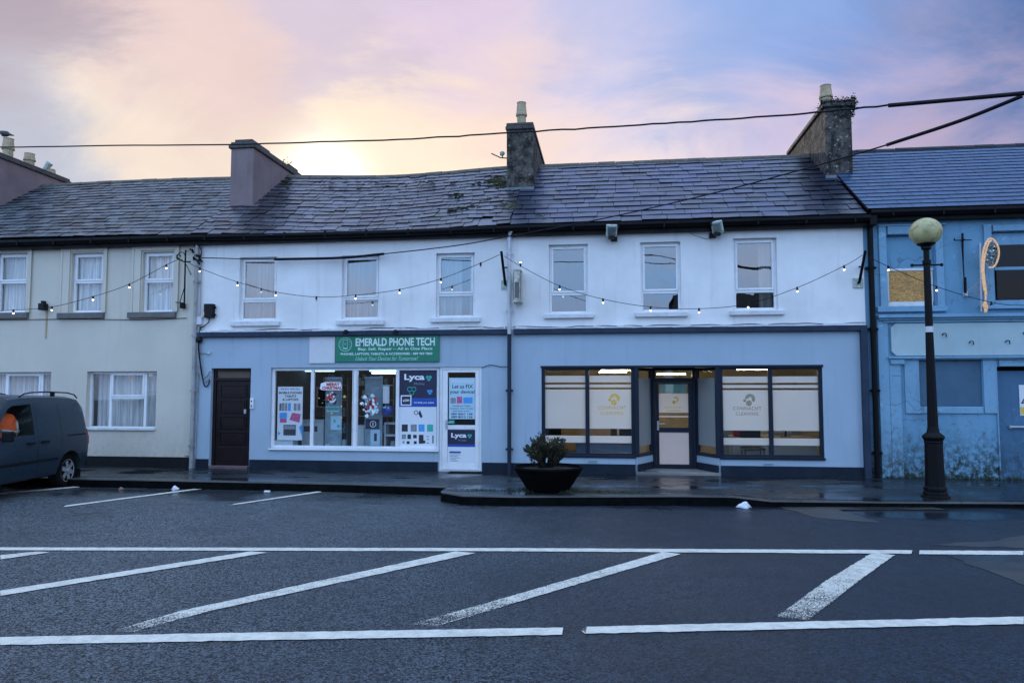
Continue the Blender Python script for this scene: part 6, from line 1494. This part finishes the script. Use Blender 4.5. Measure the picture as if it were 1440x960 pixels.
# tv aerial on the middle chimney
t = thing('tv_aerial', 'small television aerial fixed to the middle chimney', 'aerial', (c2[0], c2[2]+.5, F(705,222,c2[2]+.5).z)); yy = c2[2]+.5
MB().tube([V((c2[0],yy,F(711,223,yy).z)), F(704,222,yy), F(691,216,yy)], .014, 6).build('boom', M['black'], t); MB().ball(F(706,216,yy), .07, 12, 8, 1, .6, .9).build('dish', M['algae_plastic'], t, smooth=True); MB().tube([F(706,216,yy), F(707,222,yy)], .014, 6).build('mast', M['black'], t)
# christmas light decoration
t = thing('christmas_decoration', 'orange spoon shaped rope light christmas decoration on the blue wall', 'decoration', F(1382,440,0)); DYc = -.30
MB().tube([F(1378,342,DYc), F(1380,438,DYc)], .018, 8).build('mount_pole', M['metal_bar'], t)
mb = MB(); mb.tube([F(1378,345,DYc), V((F(1378,345).x,.018,F(1378,345).z))], .014, 6); mb.tube([F(1379.5,430,DYc), V((F(1379,430).x,.018,F(1379,430).z))], .014, 6); mb.build('wall_arm', M['metal_bar'], t)
loop = [(1387,437), (1383,430), (1385,425), (1388,431), (1386.5,438), (1385,436), (1386,415), (1382.5,395), (1380.5,375), (1383,352), (1387,341), (1391,336), (1397,337), (1403,346), (1404.5,358), (1401,370), (1396,376), (1390,376)]
MB().tube(smooth_path([F(*p, DYc-.03) for p in loop], 6), .019, 6).build('rope_light', M['rope_light'], t, smooth=True)
MB().tube(smooth_path([F(*p, DYc-.03) for p in ((1387,415), (1384.5,395), (1383,375), (1386,355), (1390,342), (1394,338))], 6), .020, 6).build('rope_light', M['rope_light'], t, smooth=True)
MB().tube(smooth_path([F(*p, DYc-.03) for p in ((1384.5,410), (1381.5,390), (1381,365), (1385,345), (1389,339))], 6), .017, 6).build('rope_light', M['rope_light'], t, smooth=True)
rn = random.Random(21); mb = MB()
for i in range(420):
    a = rn.uniform(0, 2*math.pi); r = math.sqrt(rn.random()); c = F(1393+9*r*math.cos(a), 357+16*r*math.sin(a), DYc+rn.uniform(-.06,.06)); q = V((rn.uniform(-1,1), rn.uniform(-1,1), rn.uniform(-1,1))).normalized()*.03; e = V((rn.uniform(-1,1), rn.uniform(-1,1), rn.uniform(-1,1))).normalized()*.014
    mb.quad(c-e, c+e, c+q+e, c+q-e)
mb.build('tinsel', M['tinsel'], t)
mb = MB(); c = F(1383,402,DYc+.05)
for k in range(4): mb.tube([c+V((.14*math.cos(q*.55)*(1+.15*k)-.03*k, 0, .10*math.sin(q*.55)*(1-.1*k)-.03*k)) for q in range(12)], .007, 5)
mb.build('spare_cable', M['grey_cable'], t, smooth=True)

# ------------------------------------------------------------------ sun, sky, camera
sd_ = ray(456, 256).normalized()
el, az = math.asin(sd_.z), math.atan2(sd_.x, sd_.y)
L = bpy.data.lights.new('sun', 'SUN'); L.energy = 2.0; L.angle = R(1.2); L.color = (1.0, .86, .70)
lo_ = bpy.data.objects.new('sun', L); COL.objects.link(lo_); lo_.location = (0, 0, 30); lo_.rotation_euler = (-sd_).to_track_quat('-Z', 'Y').to_euler()

W = bpy.data.worlds.new('World'); S.world = W; W.use_nodes = True
T = NT.__new__(NT); T.t = W.node_tree; T.t.nodes.clear(); T.out = T.t.nodes.new('ShaderNodeOutputWorld')
D = T.n('TexCoord').outputs['Generated']; Dn = T.n('VectorMath', p_operation='NORMALIZE', i0=D).outputs[0]
sx_ = T.n('SeparateXYZ', Vector=Dn); X_, Y_, Z_ = sx_.outputs
den = T.math('ADD', T.math('MAXIMUM', Z_, 0.0), .30)
cv = T.n('CombineXYZ', X=T.math('DIVIDE', X_, den), Y=T.math('DIVIDE', Y_, den), Z=0.0).outputs[0]
n1 = T.noise(1.15, cv, 7, .60, .35); n2 = T.noise(2.7, T.n('VectorMath', p_operation='ADD', i0=cv, i1=(3.1,7.7,0)).outputs[0], 6, .6, .5)
nn = T.math('ADD', T.math('MULTIPLY', n1, .7), T.math('MULTIPLY', n2, .3))
dot = T.n('VectorMath', p_operation='DOT_PRODUCT', i0=Dn, i1=sd_).outputs['Value']
dm = T.math('MAXIMUM', dot, 0.0)
# tints of the evening sky by compass direction, broken up by drifting cloud
def lin(c): return tuple((x/255/12.92 if x/255 <= .04045 else ((x/255+.055)/1.055)**2.4) for x in c)
wob = T.n('TexNoise', Vector=T.n('VectorMath', p_operation='MULTIPLY', i0=cv, i1=(1.0,1.5,1)).outputs[0], Scale=1.9, Detail=7.0, Roughness=.62, Distortion=.6).outputs[1]
wv = T.n('VectorMath', p_operation='SCALE', i0=T.n('VectorMath', p_operation='SUBTRACT', i0=wob, i1=(.5,.5,.5)).outputs[0], Scale=.34).outputs[0]
Dw = T.n('VectorMath', p_operation='NORMALIZE', i0=T.n('VectorMath', p_operation='ADD', i0=Dn, i1=wv).outputs[0]).outputs[0]
acc = None; wsum = None
for px, py, c in ((-60,-60,(166,158,172)), (60,60,(182,170,180)), (300,100,(232,211,208)), (90,225,(192,198,212)), (240,240,(243,228,214)), (20,140,(190,182,190)),
                  (600,225,(253,236,218)), (480,20,(212,200,214)), (700,60,(219,205,225)), (720,150,(245,224,212)), (900,200,(248,228,220)), (1005,60,(160,182,226)), (880,40,(190,196,228)), (860,110,(215,208,226)),
                  (1090,170,(228,208,222)), (1155,65,(146,171,220)), (1330,185,(188,174,194)), (1290,125,(205,186,208)), (1400,150,(178,164,188)), (1380,50,(103,134,178)), (1440,60,(98,126,172)), (1420,-5,(88,116,168)), (1330,15,(120,148,194)), (1340,75,(132,154,196)), (1050,110,(166,184,224)), (1120,15,(150,175,222)), (960,85,(178,191,227)), (1230,75,(142,166,212)), (1500,-40,(78,104,156)), (1250,0,(140,160,205))):
    dv = ray(px, py).normalized()
    w = T.math('EXPONENT', T.math('MULTIPLY', T.math('SUBTRACT', T.n('VectorMath', p_operation='DOT_PRODUCT', i0=Dw, i1=dv).outputs['Value'], 1.0), 420.0))
    cw = T.n('VectorMath', p_operation='SCALE', i0=lin(c), Scale=w).outputs[0]
    acc = cw if acc is None else T.n('VectorMath', p_operation='ADD', i0=acc, i1=cw).outputs[0]
    wsum = w if wsum is None else T.math('ADD', wsum, w)
inv = T.math('DIVIDE', 1.0, T.math('ADD', wsum, 1e-25))
front_c = T.n('VectorMath', p_operation='SCALE', i0=acc, Scale=inv).outputs[0]
front_c = T.mix(T.ramp(wsum, .0, 1e-9, 1, 0), front_c, (.55, .55, .68))
front_c = T.n('VectorMath', p_operation='SCALE', i0=front_c, Scale=T.ramp(n2, .25, .75, .99, 1.13)).outputs[0]
front_c = T.n('HueSaturation', Color=front_c, Saturation=1.18, Value=1.03, Fac=1.0).outputs[0]
g2 = T.math('POWER', dm, 420.0)
front_c = T.mix(T.math('MULTIPLY', g2, .75), front_c, (1.06, .96, .74))
front_c = T.mix(T.math('POWER', dm, 1100.0), front_c, (2.2, 2.1, 1.75))
back_c = T.mix(T.ramp(nn, .40, .62), BACKB if 'BACKB' in globals() else (.74, 1.44, 2.60), (1.16, 1.36, 1.86))
back_c = T.mix(T.ramp(Z_, .15, .06, 0, .6), back_c, (.80, .88, 1.25))
bm = T.math('MAXIMUM', T.ramp(Y_, .15, -.45), T.ramp(Z_, .58, .92))
sky = T.mix(bm, front_c, back_c)
nis = T.n('TexSky', p_sky_type='NISHITA', p_sun_disc=False, p_sun_elevation=el, p_sun_rotation=az, p_air_density=1.2, p_dust_density=1.5)
bg1 = T.n('Background', Color=sky, Strength=1.0)
sc10 = T.n('VectorMath', p_operation='SCALE', i0=sky, Scale=9.8).outputs[0]
T.L(sc10, bg1.inputs['Color']); bg1.inputs['Strength'].default_value = .1
bg2 = T.n('Background', Color=nis.outputs[0], Strength=.0008)
ad = T.n('AddShader', i0=bg1.outputs[0], i1=bg2.outputs[0]); T.L(ad.outputs[0], T.out.inputs[0])

cam = bpy.data.cameras.new('camera'); co = bpy.data.objects.new('camera', cam); COL.objects.link(co)
cam.sensor_width = 36; cam.sensor_fit = 'HORIZONTAL'; cam.lens = 36*FPX/1440; cam.clip_end = 1000; cam.clip_start = .05
co.location = CAM; co.rotation_euler = _f.to_track_quat('-Z', 'Y').to_euler(); S.camera = co
S.view_settings.view_transform = 'Standard'; S.view_settings.look = 'None'; S.view_settings.exposure = 0; S.view_settings.gamma = 1
S.cycles.max_bounces = 8; S.cycles.transparent_max_bounces = 12; S.cycles.use_denoising = True; S.cycles.sample_clamp_indirect = 6
